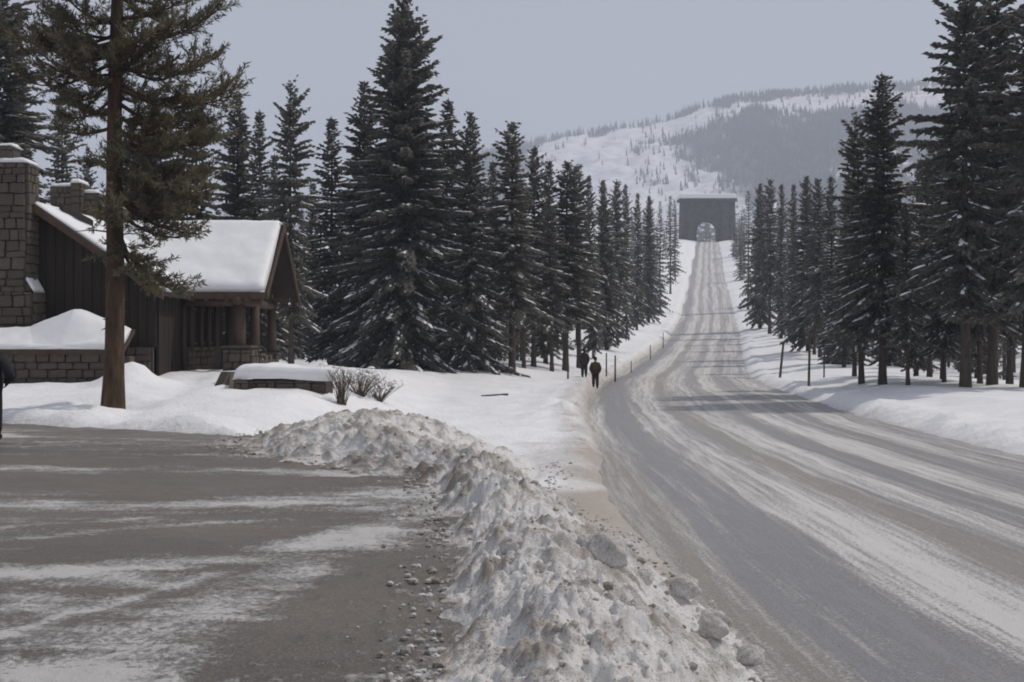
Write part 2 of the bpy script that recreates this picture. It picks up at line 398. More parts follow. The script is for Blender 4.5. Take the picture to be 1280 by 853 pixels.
# ------------------------------------------------------------------ ploughed ridge
rows = np.concatenate([np.arange(-6, 4, .5), np.geomspace(4, 24.5, 510)])
ss = np.linspace(-.16, 1.16, 430)
Yb = np.repeat(rows[:, None], len(ss), 1); Sb = np.repeat(ss[None, :], len(rows), 0)
XL, XR = bL(Yb), bR(Yb)
Xb = XL + Sb * (XR - XL)
Hc = np.interp(Yb, [-8, 4, 7, 10, 13, 15.5, 18, 19.5, 21, 24.5], [.24, .24, .27, .28, .28, .33, .57, .66, .5, .0])
s_ = Sb + .10 * fbm(Xb * .9, Yb * .9, 131, 3)
rise = np.interp(Yb, [0, 13, 16, 19], [.22, .25, .35, .5])
prof = sst(0, 1, np.clip(s_ / rise, 0, 1)) * (1 - sst(rise + .04, np.interp(Yb, [0, 8, 14, 24], [.95, .9, 1.0, 1.0]), s_))
base = lerp(-.02 + 0 * Yb, zr(Yb) - .03, sst(.25, 1.0, Sb))
env = sst(-.05, .12, Sb) * (1 - sst(.86, 1.04, Sb)) * (1 - sst(22.5, 24.4, Yb))
l1 = fbm(Xb * .9, Yb * .9, 141, 3); l2 = np.abs(fbm(Xb * 2.2, Yb * 2.2, 145, 2)); l3 = np.abs(fbm(Xb * 5.5, Yb * 5.5, 149, 2)); l4 = np.abs(fbm(Xb * 13, Yb * 13, 153, 2))
lum = .08 * l1 + .07 * (l2 - .3) + .052 * (l3 - .3) + .030 * (l4 - .3) * (Yb < 16)
Zb = base + Hc * prof + env * lum * (.65 + .6 * prof)
# clods
rs = np.random.RandomState(5)
clod = np.zeros_like(Zb)
ncl = 3400
ky = np.exp(rs.uniform(np.log(4.5), np.log(23), ncl)); ks = np.clip(rs.beta(1.6, 2.2, ncl), .02, .98)
kr = .022 + .080 * rs.rand(ncl) ** 5 + .012 * rs.rand(ncl) + .0022 * ky
kr = kr * np.where(ky > 12, 1.25, 1)
lr = np.log(np.clip(rows, 3.9, None))
for y0, s0, r0 in zip(ky, ks, kr):
    x0 = float(bL(y0) + s0 * (bR(y0) - bL(y0)))
    i0, i1 = np.searchsorted(rows, [y0 - r0 * 1.3, y0 + r0 * 1.3])
    W = float(bR(y0) - bL(y0)); j0 = max(0, int((s0 - r0 * 1.6 / W + .16) / 1.32 * 430)); j1 = min(430, int((s0 + r0 * 1.6 / W + .16) / 1.32 * 430) + 2)
    if i1 <= i0: continue
    dx = Xb[i0:i1, j0:j1] - x0; dy = Yb[i0:i1, j0:j1] - y0
    ang = math.atan2(y0 * 37 % 1 - .5, s0 * 91 % 1 - .5)
    rr = np.hypot(dx, dy) / r0 * (1 + .3 * np.sin(3 * np.arctan2(dy, dx) + ang * 5))
    hgt = r0 * .72 * np.clip(1 - rr ** 2, 0, 1) ** .75
    clod[i0:i1, j0:j1] = np.maximum(clod[i0:i1, j0:j1], hgt)
Zb = Zb + clod * env
Zb = Zb - .3 * (1 - sst(-.16, -.03, Sb)) - .25 * sst(1.02, 1.16, Sb) - .6 * sst(23.2, 24.5, Yb)
me = np_mesh('snow_berm', np.stack([Xb, Yb, Zb], -1).reshape(-1, 3), grid_quads(*Xb.shape), mats=[BERM], smooth=True)
dv = .10 + 9.0 * np.clip(clod - .010, 0, .06) * (1 + .6 * pn(Xb * 3, Yb * 3, 158)) + 1.2 * lum + .10 * fbm(Xb * 1.3, Yb * 1.3, 157, 3) + .35 * np.exp(-((Sb - .03) / .09) ** 2) + .18 * sst(.75, 1, Sb) * (Yb < 15)
dv = dv - .12 * sst(.4, .9, Sb) * (Yb > 14)
attr(me, 'dirt', dv)
tag(link('snow_berm', me), 'lumpy dirty ridge of ploughed snow between lot and road', 'snow bank', kind='stuff')
def berm_z(x, y):
    i = np.argmin(np.abs(rows - y)); return float(np.interp(x, Xb[i], Zb[i]))

# crumbs thrown off the ridge
bm = bmesh.new(); bmesh.ops.create_icosphere(bm, subdivisions=1, radius=1); iv = np.array([v_.co[:] for v_ in bm.verts]); it = np.array([[v_.index for v_ in f.verts] for f in bm.faces]); bm.free()
nc = 2000; yy = np.exp(rs.uniform(np.log(5), np.log(22), nc)); pick = rs.rand(nc)
xx = np.where(pick < .2, bL(yy) - np.abs(rs.randn(nc)) * .22 + .10, np.where(pick < .8, bL(yy) + rs.rand(nc) * (bR(yy) - bL(yy)), bR(yy) + np.abs(rs.randn(nc)) * .25 - .1))
rr = (.006 + .026 * rs.rand(nc) ** 4 + .0007 * yy)
zz = np.where(pick < .2, np.maximum(.012, [berm_z(a, b) for a, b in zip(xx, yy)]), [max(berm_z(a, b), G(a, b)) for a, b in zip(xx, yy)])
CV = np.stack([xx, yy, zz + rr * .05], 1)[:, None] + rr[:, None, None] * iv[None] * (1 + .45 * (rs.rand(nc, len(iv), 1) - .5)) * np.array([1.15, 1, .8])
me = np_mesh('snow_crumbs', CV.reshape(-1, 3), None, (it[None] + (np.arange(nc) * len(iv))[:, None, None]).reshape(-1, 3), [BERM], smooth=False)
attr(me, 'dirt', np.repeat(.2 + .75 * rs.rand(nc), len(iv)))
tag(link('snow_crumbs', me), 'dirty snow crumbs strewn along both feet of the ploughed ridge', 'snow crumbs', kind='stuff')

# single big chunks lying on the ridge
def chunk_mesh(r, seed):
    bm = bmesh.new(); bmesh.ops.create_icosphere(bm, subdivisions=4, radius=1)
    rs = np.random.RandomState(seed); k = rs.rand(3) * 40
    for v_ in bm.verts:
        c = v_.co
        n = float(fbm(np.array([c.x * 1.1 + k[0] + c.z]), np.array([c.y * 1.1 + k[1] - c.z * .7]), seed, 4, .55)[0])
        f = 1 + .22 * n
        v_.co = Vector((c.x * f * r, c.y * f * r * .9, c.z * f * r * .8))
    me = bpy.data.meshes.new('snow_chunk'); bm.to_mesh(me); bm.free()
    me.materials.append(BERM); me.polygons.foreach_set('use_smooth', [True] * len(me.polygons))
    attr(me, 'dirt', .42 + .3 * np.random.RandomState(seed).rand(len(me.vertices)) * 0 + np.array([.25 * v_.co.z / r for v_ in me.vertices]))
    return me
for k, (px, py, wpx, lab) in enumerate([
    (757, 808, 58, 'large rounded grey snow chunk nearest the bottom of the ridge'),
    (893, 797, 46, 'dirty snow chunk on the road side of the ridge, right of the largest chunk'),
    (855, 745, 42, 'round snow chunk highest up the road side edge of the ridge'),
    (938, 832, 36, 'half buried snow chunk at the ridge foot, lowest beside the road'),
    (752, 698, 26, 'brown snow clod upper left of the round chunk'),
    (773, 712, 24, 'small brown snow clod just left of the round chunk'),
    (730, 690, 24, 'small dirt capped snow clod farthest back in the line of clods'),
    (640, 768, 32, 'low flattened snow lump mid ridge, left of the largest chunk'),
    (806, 728, 24, 'pale tan snow clod between the brown clods and the round chunk')]):
    y = 8.0
    for it in range(60):                                  # walk the sight line down to the ridge
        x = (px - 640) / 1400 * y; z = EYE - (py - 426.5) / 1400 * y
        if berm_z(x, y) > z - .01: break
        y += .1
    r = wpx / 1400 * y / 2
    o = link('snow_chunk', chunk_mesh(r, 300 + k), None, (x, y, berm_z(x, y) + r * .42))
    o.rotation_euler = (0, 0, k * 1.3)
    tag(o, lab, 'snow chunk', 'loose chunks on the ploughed ridge')

# ------------------------------------------------------------------ haze + mountain
def ridge_z(X):
    px = [-1500, 0, 400, 500, 560, 600, 650, 700, 760, 830, 870, 920, 1000, 1080, 1185, 1300, 1700, 3200]
    py = [330, 300, 262, 230, 212, 197, 183, 172, 163, 153, 136, 124, 117, 112, 106, 104, 120, 200]
    return EYE + (426.5 - np.interp(X / 1900 * 1400 + 640, px, py)) / 1400 * 1900
Yh = np.concatenate([np.linspace(860, 1900, 150), np.linspace(1910, 2500, 30)])
Xh = np.linspace(-1500, 1900, 280)
YH, XH = np.meshgrid(Yh, Xh, indexing='ij')
def hill(X, Y):
    t = np.clip((Y - 900) / 1000, 0, 1.6)
    rz = ridge_z(X + .25 * (1900 - Y) * 0)
    sh = np.where(t < 1, .12 * t + .88 * (t ** 1.15), 1 - .35 * (t - 1) ** 1.3)
    rr = 1 - np.abs(fbm((X - .22 * (Y - 900)) / 120, Y / 600, 161, 4))
    z = -5 + (rz + 5) * sh + 34 * (rr - .6) * np.sin(np.clip(t, 0, 1) * np.pi) ** .8 + 9 * fbm(X / 60, Y / 60, 171, 3) * np.clip(t * 3, 0, 1) * np.where(t < .9, 1, .35)
    return z
ZH = hill(XH, YH)
m = M('mountain_snow', .8, .1); v = m.coord('Object')
n = m.noise(v, .012, 8, .7); n2 = m.noise(v, .05, 6, .7)
c = m.mix(m.ramp(n2, .45, .62), (.78, .79, .82), (.56, .56, .59))
c = m.mix(m.ramp(m.math('ADD', m.math('MULTIPLY', n2, .7), m.at('wood')), .75, 1.1), c, (.12, .125, .13)); m.col(c)
def wood(X, Y):
    t = (Y - 900) / 1000; a = X / Y * 1400 + 640            # bearing, as a slope across the face
    c_ = X - .22 * (Y - 900)
    w_ = .12 + .75 * fbm(c_ / 52, Y / 330, 181, 4) + .35 * fbm(X / 25, Y / 40, 187, 3)
    w_ = w_ + 1.05 * sst(900, 1000, a + 330 * (t - .45)) * (1 - sst(.86, .93, t)) * (1 - sst(.55, .62, t) * .0)
    w_ = w_ - .35 * np.exp(-(((a - 790) / 110) ** 2)) * (1 - sst(.72, .82, t))
    w_ = w_ + .30 * np.exp(-(((a - 880) / 60) ** 2 + ((t - .62) / .16) ** 2))
    w_ = w_ + .5 * (1 - sst(660, 720, a)) + .6 * sst(.955, .985, t)
    w_ = w_ - .5 * np.exp(-((t - .91) / .035) ** 2) * sst(840, 900, a)
    w_ = w_ + .55 * (1 - sst(.20, .36, t))
    return np.clip(w_, 0, 1)
me = np_mesh('mountain', np.stack([XH, YH, ZH], -1).reshape(-1, 3), grid_quads(*XH.shape), mats=[m.m], smooth=True)
attr(me, 'wood', .85 * wood(XH, YH))
tag(link('mountain', me), 'long snowy mountain with forested flanks beyond the arch', kind='structure')
# mountain forest: one mass
rs = np.random.RandomState(3)
N = 52000
Y_ = 960 + 960 * rs.rand(N) ** .8; X_ = rs.uniform(-250, 1150, N); X_[:16000] = rs.uniform(330, 900, 16000)
keep = rs.rand(N) < np.clip((wood(X_, Y_) - .2) * 1.25, .02, .9)
ny = 3300; xr2 = rs.uniform(-500, 1500, ny); yr2 = 1885 + 25 * rs.rand(ny)
kr_ = rs.rand(ny) < (.35 + .5 * fbm(xr2 / 45, yr2 * 0, 191, 3))
X_ = np.concatenate([X_[keep], xr2[kr_]]); Y_ = np.concatenate([Y_[keep], yr2[kr_]])
Z_ = hill(X_, Y_); n_ = len(X_)
H_ = 7 + 10 * rs.rand(n_) ** 1.6; W_ = H_ * (.13 + .07 * rs.rand(n_))
K = 3; V = []; T = []
angs = np.arange(K) / K * 2 * np.pi
for lev, (zb, zt, rf) in enumerate(((.06, .62, 1.0), (.40, 1.0, .62))):
    ring = np.stack([X_[:, None] + W_[:, None] * rf * np.cos(angs + lev) * (.7 + .6 * rs.rand(n_, K)), Y_[:, None] + W_[:, None] * rf * np.sin(angs + lev), (Z_ + H_ * zb)[:, None] + 0 * angs - 1.0 * rs.rand(n_, K)], -1)
    tip = np.stack([X_, Y_, Z_ + H_ * zt], -1)[:, None]
    V.append(np.concatenate([ring, tip], 1).reshape(-1, 3))
    b0 = (lev * n_ + np.arange(n_))[:, None] * (K + 1)
    T.append(np.stack([b0 + np.arange(K), b0 + (np.arange(K) + 1) % K, b0 + K + 0 * np.arange(K)], -1).reshape(-1, 3))
me = np_mesh('mountain_forest', np.concatenate(V), None, np.concatenate(T), [NEEDLE_FAR])
tag(link('mountain_forest', me), 'distant conifer forest fringing the ridge and filling the mountain gullies', 'forest', kind='stuff')

# ------------------------------------------------------------------ conifers
def unit(a): return a / (np.linalg.norm(a, axis=-1, keepdims=True) + 1e-9)
def blades(p, d, L, Wd, nb, rs):
    n = len(p); up = np.tile([0, 0, 1.], (n, 1)) + .01
    s1 = unit(np.cross(d, up)); s2 = np.cross(s1, d)
    V, Q = [], []
    ph = rs.rand(n) * np.pi
    for k in range(nb):
        a = ph + k * np.pi / nb
        sd_ = s1 * np.cos(a)[:, None] + s2 * np.sin(a)[:, None]
        mid = p + d * (L * .42)[:, None]
        V.append(np.stack([p, mid + sd_ * Wd[:, None], p + d * L[:, None], mid - sd_ * Wd[:, None]], 1).reshape(-1, 3))
    V = np.concatenate(V); Q = np.arange(len(V)).reshape(-1, 4)
    return V, Q
def trunk_arrays(H, r0, rs, bend=.01, k=8, steps=14, top=.06):
    t = np.linspace(0, 1, steps); bx = bend * H * np.sin(t * 2.2 + rs.rand()) ; by = bend * H * np.sin(t * 1.7 + rs.rand() * 3)
    bx -= bx[0]; by -= by[0]
    r = r0 * (1 - t) ** .85 + r0 * top * t; r = r * (1 + .35 * np.exp(-t * 45))
    a = np.arange(k) / k * 2 * np.pi
    V = np.stack([bx[:, None] + r[:, None] * np.cos(a), by[:, None] + r[:, None] * np.sin(a), (t * H)[:, None] + 0 * a], -1).reshape(-1, 3)
    V[:k, 2] -= .5
    i = np.arange(steps * k).reshape(steps, k); j = np.roll(i, -1, 1)
    return V, np.stack([i[:-1], j[:-1], j[1:], i[1:]], -1).reshape(-1, 4)
def tubes(paths, k=4):
    V, Q, off = [], [], 0
    a = np.arange(k) / k * 2 * np.pi
    for P, r in paths:
        P = np.asarray(P, float); n = len(P); T = unit(np.gradient(P, axis=0))
        s1 = unit(np.cross(T, [.13, .21, .97])); s2 = np.cross(T, s1)
        r = np.asarray(r, float)
        V.append((P[:, None] + r[:, None, None] * (s1[:, None] * np.cos(a)[None, :, None] + s2[:, None] * np.sin(a)[None, :, None])).reshape(-1, 3))
        i = np.arange(n * k).reshape(n, k) + off; j = np.roll(i, -1, 1)
        Q.append(np.stack([i[:-1], j[:-1], j[1:], i[1:]], -1).reshape(-1, 4)); off += n * k
    return np.concatenate(V), np.concatenate(Q)
def domes(p, ax, L, Wd, Hh, rs):
    """low rounded snow pads: centre p, long axis ax"""
    n = len(p); K = 6; a = np.arange(K) / K * 2 * np.pi
    axh = ax.copy(); sd_ = unit(np.cross(axh, np.tile([0, 0, 1.], (n, 1)) + .01)); upv = np.cross(sd_, axh)
    def ring(f, h):
        j = 1 + .7 * (rs.rand(n, K, 1) - .5)
        return p[:, None] + f * j * (axh[:, None] * (L[:, None, None] * np.cos(a)[None, :, None]) + sd_[:, None] * (Wd[:, None, None] * np.sin(a)[None, :, None])) + upv[:, None] * (Hh[:, None, None] * h)
    r0 = ring(1.0, -.15); r1 = ring(.66, .75); tp = (p + upv * Hh[:, None])[:, None]
    V = np.concatenate([r0, r1, tp], 1); st = 2 * K + 1
    b = (np.arange(n) * st)[:, None]; k0 = np.arange(K); k1 = (k0 + 1) % K
    Q = np.stack([b + k0, b + k1, b + K + k1, b + K + k0], -1).reshape(-1, 4)
    T = np.stack([b + K + k0, b + K + k1, b + 2 * K + 0 * k0], -1).reshape(-1, 3)
    return V.reshape(-1, 3), Q, T

def spruce_arrays(H, Rm, base_h, seed, spacing=.30, twig=.20, nb=3, snow=.25, power=.85, gap=.0, ragged=.22, wide=1.0):
    rs = np.random.RandomState(seed)
    P, D, L, W = [], [], [], []; SP, SA, SL, SW, SH = [], [], [], [], []; br = []
    h = base_h
    side_gain = 1 + .16 * np.sin(np.arange(8) * 2.4 + seed)          # lopsided crowns
    while h < H - .12:
        f = (H - h) / (H - base_h)
        Lm = Rm * (.045 + .955 * f ** power) * (1 if f < .93 else (1 - .35 * (f - .93) / .07))
        nbr = max(4, int((4.2 + 3.2 * f) * wide))
        a0 = rs.rand() * 6.28
        lev = 1 + .5 * ragged * rs.randn()
        for b in range(nbr):
            if rs.rand() < gap: continue
            az = a0 + b * 6.283 / nbr + rs.randn() * .22
            l = max(.12, Lm * lev * (1 + ragged * rs.randn()) * side_gain[int(az / .785) % 8])
            el = lerp(-.28, .85, (1 - f) ** 1.6) + rs.randn() * .10
            dr = .42 * f + .08; upt = .30 * f
            dirh = np.array([math.cos(az), math.sin(az), 0]); lat = np.array([-math.sin(az), math.cos(az), 0])
            k = max(2, int(l / twig)); s = (np.arange(k) + .6 * rs.rand(k)) / k * .93 + .07
            zc = lambda q_: h + l * (math.tan(el) * q_ - dr * q_ ** 2 + upt * q_ ** 3)
            pts = dirh * (l * s)[:, None] + np.array([0, 0, 1]) * zc(s)[:, None]
            tan = unit(dirh + np.array([0, 0, 1]) * (math.tan(el) - 2 * dr * s + 3 * upt * s ** 2)[:, None])
            if l > .5: br.append((np.stack([dirh * l * q_ + np.array([0, 0, zc(q_)]) for q_ in (0, .35, .7, .98)]), np.array([.022, .017, .011, .004]) * (l / 2 + .4)))
            for sg in (-1, 0, 1, 2):
                kk = len(s); tl = (.17 + .24 * min(l, 2.6) * (1 - .72 * s) ) * (.7 + .6 * rs.rand(kk)) * (1 if sg else .95)
                dd_ = unit(tan * (.75 + .4 * rs.rand(kk, 1)) + lat * sg * (.75 + .35 * rs.rand(kk, 1)) + np.array([0, 0, -1]) * (.12 + .42 * rs.rand(kk, 1) * f) + .10 * rs.randn(kk, 3))
                if sg == 2:
                    dd_ = unit(tan * (.35 + .3 * rs.rand(kk, 1)) + lat * (rs.rand(kk, 1) - .5) * 1.4 + np.array([0, 0, -1]) * (.25 + .75 * f) + .12 * rs.randn(kk, 3)); tl = tl * .85
                P.append(pts); D.append(dd_); L.append(tl); W.append(tl * (.17 + .08 * rs.rand(kk)))
            if l > .45:
                km = rs.rand(len(s)) < snow * (.25 + .9 * f) * (.3 + 3.4 * rs.rand() ** 2.0)
                km &= s > .3
                if km.any():
                    c_ = int(km.sum()); lt = (rs.rand(c_, 1) - .5) * .5 * l * (1 - s[km, None])
                    SP.append(pts[km] + lat * lt + np.array([0, 0, .05])); SA.append(unit(tan[km] + lat * (lt * .8)))
                    sz = (.035 + .11 * rs.rand(c_) ** 2.2) * min(1.25, .6 + .3 * l); SL.append(sz * (1.2 + 1.2 * rs.rand(c_))); SW.append(sz * (.45 + .35 * rs.rand(c_))); SH.append(sz * .36)
        h += spacing * (.55 + .75 * f) * (.8 + .4 * rs.rand())
    # leader
    P.append(np.array([[0, 0, H - .55], [0, 0, H - .3]])); D.append(np.array([[.02, 0, 1.], [0, .03, 1.]])); L.append(np.array([.5, .55])); W.append(np.array([.07, .05]))
    P, D, L, W = (np.concatenate(x) for x in (P, D, L, W))
    V, Q = blades(P, D, L, W, nb, rs)
    out = {'crown': (V, Q)}
    if br: out['limbs'] = tubes(br, 3)
    if SP: out['snow'] = domes(*(np.concatenate(x) for x in (SP, SA, SL, SW, SH)), rs)
    return out
TREES = {}
def spruce_proto(key, H, Rm, base_h, seed, tr, split=True, **kw):
    a = spruce_arrays(H, Rm, base_h, seed, **kw); rs = np.random.RandomState(seed + 1)
    tv, tq = trunk_arrays(H * .97, tr, rs, .003)
    if 'limbs' in a:
        lv, lq = a['limbs']; tq = np.concatenate([tq, lq + len(tv)]); tv = np.concatenate([tv, lv])
    d = {'H': H}
    cv, cq = a['crown']; sv, sq, st = a.get('snow', (np.zeros((0, 3)), np.zeros((0, 4), int), np.zeros((0, 3), int)))
    if split:
        d['trunk'] = np_mesh('trunk', tv, tq, mats=[BARK], smooth=True)
        d['crown'] = np_mesh('crown', cv, cq, mats=[NEEDLE])
        if len(sv): d['snow_load'] = np_mesh('snow_load', sv, sq, st, [SNOW], smooth=True)
    else:
        V = np.concatenate([cv, tv, sv]); o1 = len(cv); o2 = o1 + len(tv)
        Q = np.concatenate([cq, tq + o1, sq + o2]); qm = np.concatenate([np.zeros(len(cq), int), np.ones(len(tq), int), np.full(len(sq), 2)])
        d['one'] = np_mesh('spruce_tree', V, Q, st + o2, [NEEDLE_FAR, BARK, SNOW], qm, np.full(len(st), 2))
    TREES[key] = d
spruce_proto('grand', 21, 4.6, .35, 11, .30, spacing=.33, twig=.21, snow=0.63, power=.80, wide=1.35, ragged=.17)
spruce_proto('stilted', 16, 2.1, 3.2, 18, .20, spacing=.30, twig=.20, snow=.60, power=.62, wide=1.1)
spruce_proto('full', 16, 2.5, .5, 12, .20, spacing=.30, twig=.20, snow=0.60, power=.75, wide=1.1)
spruce_proto('slim', 16, 1.55, 1.2, 13, .17, spacing=.29, twig=.19, snow=0.39, power=.62)
spruce_proto('spire', 17, 1.35, .8, 14, .17, spacing=.30, twig=.20, snow=0.45, power=.55, ragged=.3)
spruce_proto('barefoot', 16, 1.7, 4.0, 15, .19, spacing=.31, twig=.20, snow=0.33, power=.5, ragged=.3, gap=.08)
spruce_proto('ragged', 18, 2.1, 3.6, 16, .22, spacing=.36, twig=.21, snow=0.48, power=.55, ragged=.36, gap=.12, wide=1.1)
spruce_proto('dense', 15, 2.1, 1.0, 17, .20, spacing=.28, twig=.20, snow=0.33, power=.65, wide=1.2)
for k in range(5):
    spruce_proto('far%d' % k, 16, [1.6, 1.9, 1.45, 1.7, 2.1][k], [1.0, .6, 2.2, 1.4, .8][k], 30 + k, .18, split=False, spacing=.5, twig=.36, nb=2, snow=[.2, .3, .14, .2, .1][k], power=[.6, .7, .5, .55, .7][k], ragged=.26)

def place_tree(kind, x, y, H, label, group, rz=None, wide=1.0, sink=0.0, z=None):
    d = TREES[kind]; s = H / d['H']; rz = random.random() * 6.28 if rz is None else rz
    z = (G(x, y) if z is None else z) - sink
    if 'one' in d:
        t = link('spruce_tree', d['one'], None, (x, y, z)); t.rotation_euler = (random.gauss(0, .014), random.gauss(0, .014), rz); t.scale = (s * wide, s * wide, s)
    else:
        t = empty('spruce_tree', (x, y, z), rz); t.rotation_euler = (random.gauss(0, .012), random.gauss(0, .012), rz); t.scale = (s * wide, s * wide, s)
        for p in ('trunk', 'crown', 'snow_load'):
            if p in d:
                o = link(p, d[p], t)
                if p == 'snow_load': tag(o, kind='stuff')
    tag(t, label, 'tree', group); return t
def spot(px, Y): return (px - 640) / 1400 * Y
def tree_px(kind, px, ptop, Y, label, group, wide=1.0, sink=.1, rz=None):
    x = spot(px, Y); z = G(x, Y) - sink
    top = EYE + (426.5 - ptop) / 1400 * Y
    return place_tree(kind, x, Y, top - z, label, group, rz, wide, sink)

gl, gm, gr = 'spruces behind the lodge', 'spruces in the clump left of the road', 'spruces right of the road'
for a in [
    ('full', -6, -60, 50, 'tall dark spruce cut by the top left corner, behind the stone chimney', gl, 1.2),
    ('slim', 25, 64, 66, 'narrow spruce spire rising just right of the big stone chimney', gl, .9),
    ('spire', 78, 116, 72, 'spruce spire showing left of the big pine, above the rear chimneys', gl, 1.1),
    ('full', 108, 200, 80, 'low spruce behind the rear chimneys of the lodge', gl, 1.0),
    ('dense', 165, 150, 58, 'dark spruce directly behind the big pine trunk', gl, 1.1),
    ('dense', 201, 113, 60, 'bushy spruce half hidden by the right branches of the pine', gl, 1.25),
    ('barefoot', 250, 126, 62, 'thin topped spruce at the tips of the pine branches', gl, 1.0),
    ('full', 299, 120, 58, 'snow flecked spruce over the middle of the lodge roof', gl, 1.0),
    ('slim', 321, 140, 68, 'pointed spruce between two taller ones over the roof ridge', gl, 1.0),
    ('slim', 344, 195, 74, 'short dark spruce top at the right end of the roof ridge', gl, 1.0),
    ('ragged', 364, 106, 54, 'tall open spruce beside the right gable of the lodge', gl, .8),
    ('slim', 413, 149, 66, 'slender spruce standing alone between lodge and the largest spruce', gl, 1.2),
    ('slim', 390, 230, 88, 'low far spruce in the gap right of the lodge', gl, 1.1),
    ('full', 455, 106, 63, 'spruce partly merged with the left flank of the largest spruce', gm, 1.1),
    ('grand', 505, -8, 60, 'largest spruce, broad snow flecked cone reaching the top of the picture', gm, 1.0),
    ('slim', 556, 128, 66, 'narrow spruce tucked behind the right shoulder of the largest spruce', gm, 1.15),
    ('full', 587, 145, 60, 'snow dusted spruce immediately right of the largest spruce', gm, .95),
    ('slim', 617, 202, 78, 'small spruce top in the gap before the bare trunked spruce', gm, 1.0),
    ('barefoot', 640, 156, 61, 'spruce with a long bare lower trunk right of the dusted spruce', gm, 1.2),
    ('barefoot', 667, 186, 74, 'spruce just left and behind the two walkers', gm, 1.0),
    ('slim', 682, 202, 82, 'spruce top directly behind the walkers clump', gm, 1.0),
    ('barefoot', 707, 205, 76, 'bare stemmed spruce rising behind the two walkers', gm, 1.3),
    ('barefoot', 724, 209, 84, 'spruce nearest above the walkers heads', gm, 1.1),
    ('barefoot', 655, 230, 70, 'thin bare stemmed spruce in the clump edge left of the walkers', gm, .9),
    ('barefoot', 690, 250, 72, 'short bare stemmed spruce left of the walkers', gm, 1.0),
    ('ragged', 1077, 145, 56, 'spruce with ragged top left of the tallest pointed right hand spruce', gr, .9),
    ('stilted', 1103, 94, 54, 'pointed snow flecked spruce dominating the right side against the mountain', gr, 1.05),
    ('slim', 1145, 200, 66, 'small spruce top in the gap right of the pointed spruce', gr, 1.0),
    ('barefoot', 1162, 184, 62, 'slim spruce left of the giant ragged spruces', gr, 1.0),
    ('barefoot', 1178, 166, 58, 'spruce touching the left flank of the giant ragged spruces', gr, .8),
    ('ragged', 1207, -40, 47, 'giant ragged spruce with snowy lower limbs near the right edge', gr, 1.0),
    ('ragged', 1240, -70, 50, 'second giant spruce, just right of the ragged one', gr, .95),
    ('ragged', 1282, -30, 46, 'giant spruce cut by the right edge of the picture', gr, 1.05),
    ('stilted', 1262, 150, 56, 'spruce filling the gap between the giants at the right edge', gr, 1.0),
    ('barefoot', 1135, 260, 50, 'low bare stemmed spruce under the pointed right hand spruce', gr, 1.0),
    ('barefoot', 1068, 225, 62, 'bare stemmed spruce at the front corner of the right hand wood', gr, 1.0),
    ('barefoot', 1225, 240, 52, 'short bare stemmed spruce between the giant trunks', gr, 1.2),
    ('stilted', 1180, 250, 53, 'low bushy spruce at the snow edge under the giants', gr, .9)]:
    tree_px(*a)

# the two long stands along the climbing road, denser behind
rs = np.random.RandomState(21)
stands = {-1: ('dark spruce in the close stand along the left of the climbing road', 'stand left of the climbing road'),
          1: ('dark spruce in the close stand along the right of the climbing road', 'stand right of the climbing road')}
tops = {-1: [(742, 220, 100), (758, 226, 115), (772, 228, 125), (783, 231, 140), (796, 242, 165), (811, 246, 185), (825, 253, 215), (838, 246, 260), (844, 250, 300)],
        1: [(935, 241, 225), (950, 231, 175), (962, 226, 160), (977, 231, 145), (992, 231, 130), (1010, 221, 112), (1025, 226, 104), (1040, 221, 92), (1055, 221, 84)]}
for side, lst in tops.items():
    for k, (px, pt, Y) in enumerate(lst):
        tree_px(('slim', 'dense', 'barefoot', 'spire')[k % 4] if Y < 190 else 'far%d' % (k % 5), px, pt, Y, *stands[side], .72 + .22 * rs.rand())
n_fill = 0
for side in (-1, 1):
    done = []
    for k in range(5000):
        if len(done) >= (88, 104)[side > 0]: break
        Y = math.exp(rs.uniform(math.log(74), math.log(560))); off = (5.0 + 2.0 * (Y > 200) if side < 0 else 4.0) + abs(rs.randn()) * (8 + .06 * Y)
        off += 2.5 * (Y < 200) + (8 * (1 - (Y - 74) / 76) if side > 0 and Y < 150 else 0)
        x = float(cx(Y)) + side * (float(hw(Y)) + off)
        if side < 0 and Y > 470 and off < 14: continue
        if side > 0 and Y > 470 and off < 14: continue
        if any((x - a) ** 2 + (Y - b) ** 2 < (1.5 + Y * .004) ** 2 for a, b in done): continue
        done.append((x, Y))
        H = rs.uniform(9.5, 15.5) * (1 + .1 * (Y > 250))
        # keep the skyline of the photograph: no crown above the front row
        lim = EYE + (426.5 - 240 + (12 if side > 0 else 0) * 0 + (6 if Y > 200 else -20)) / 1400 * Y
        gz = G(x, Y)
        pxx = 640 + x / Y * 1400
        if 820 < pxx < 930 and Y < 520: lim = min(lim, EYE + (426.5 - 262) / 1400 * Y)
        H = min(H, max(6, lim - gz))
        kind = 'far%d' % rs.randint(5) if Y > 120 else ('slim', 'barefoot', 'barefoot', 'spire')[rs.randint(4)]
        place_tree(kind, x, Y, H, *stands[side], wide=.78 + .3 * rs.rand(), sink=.15)
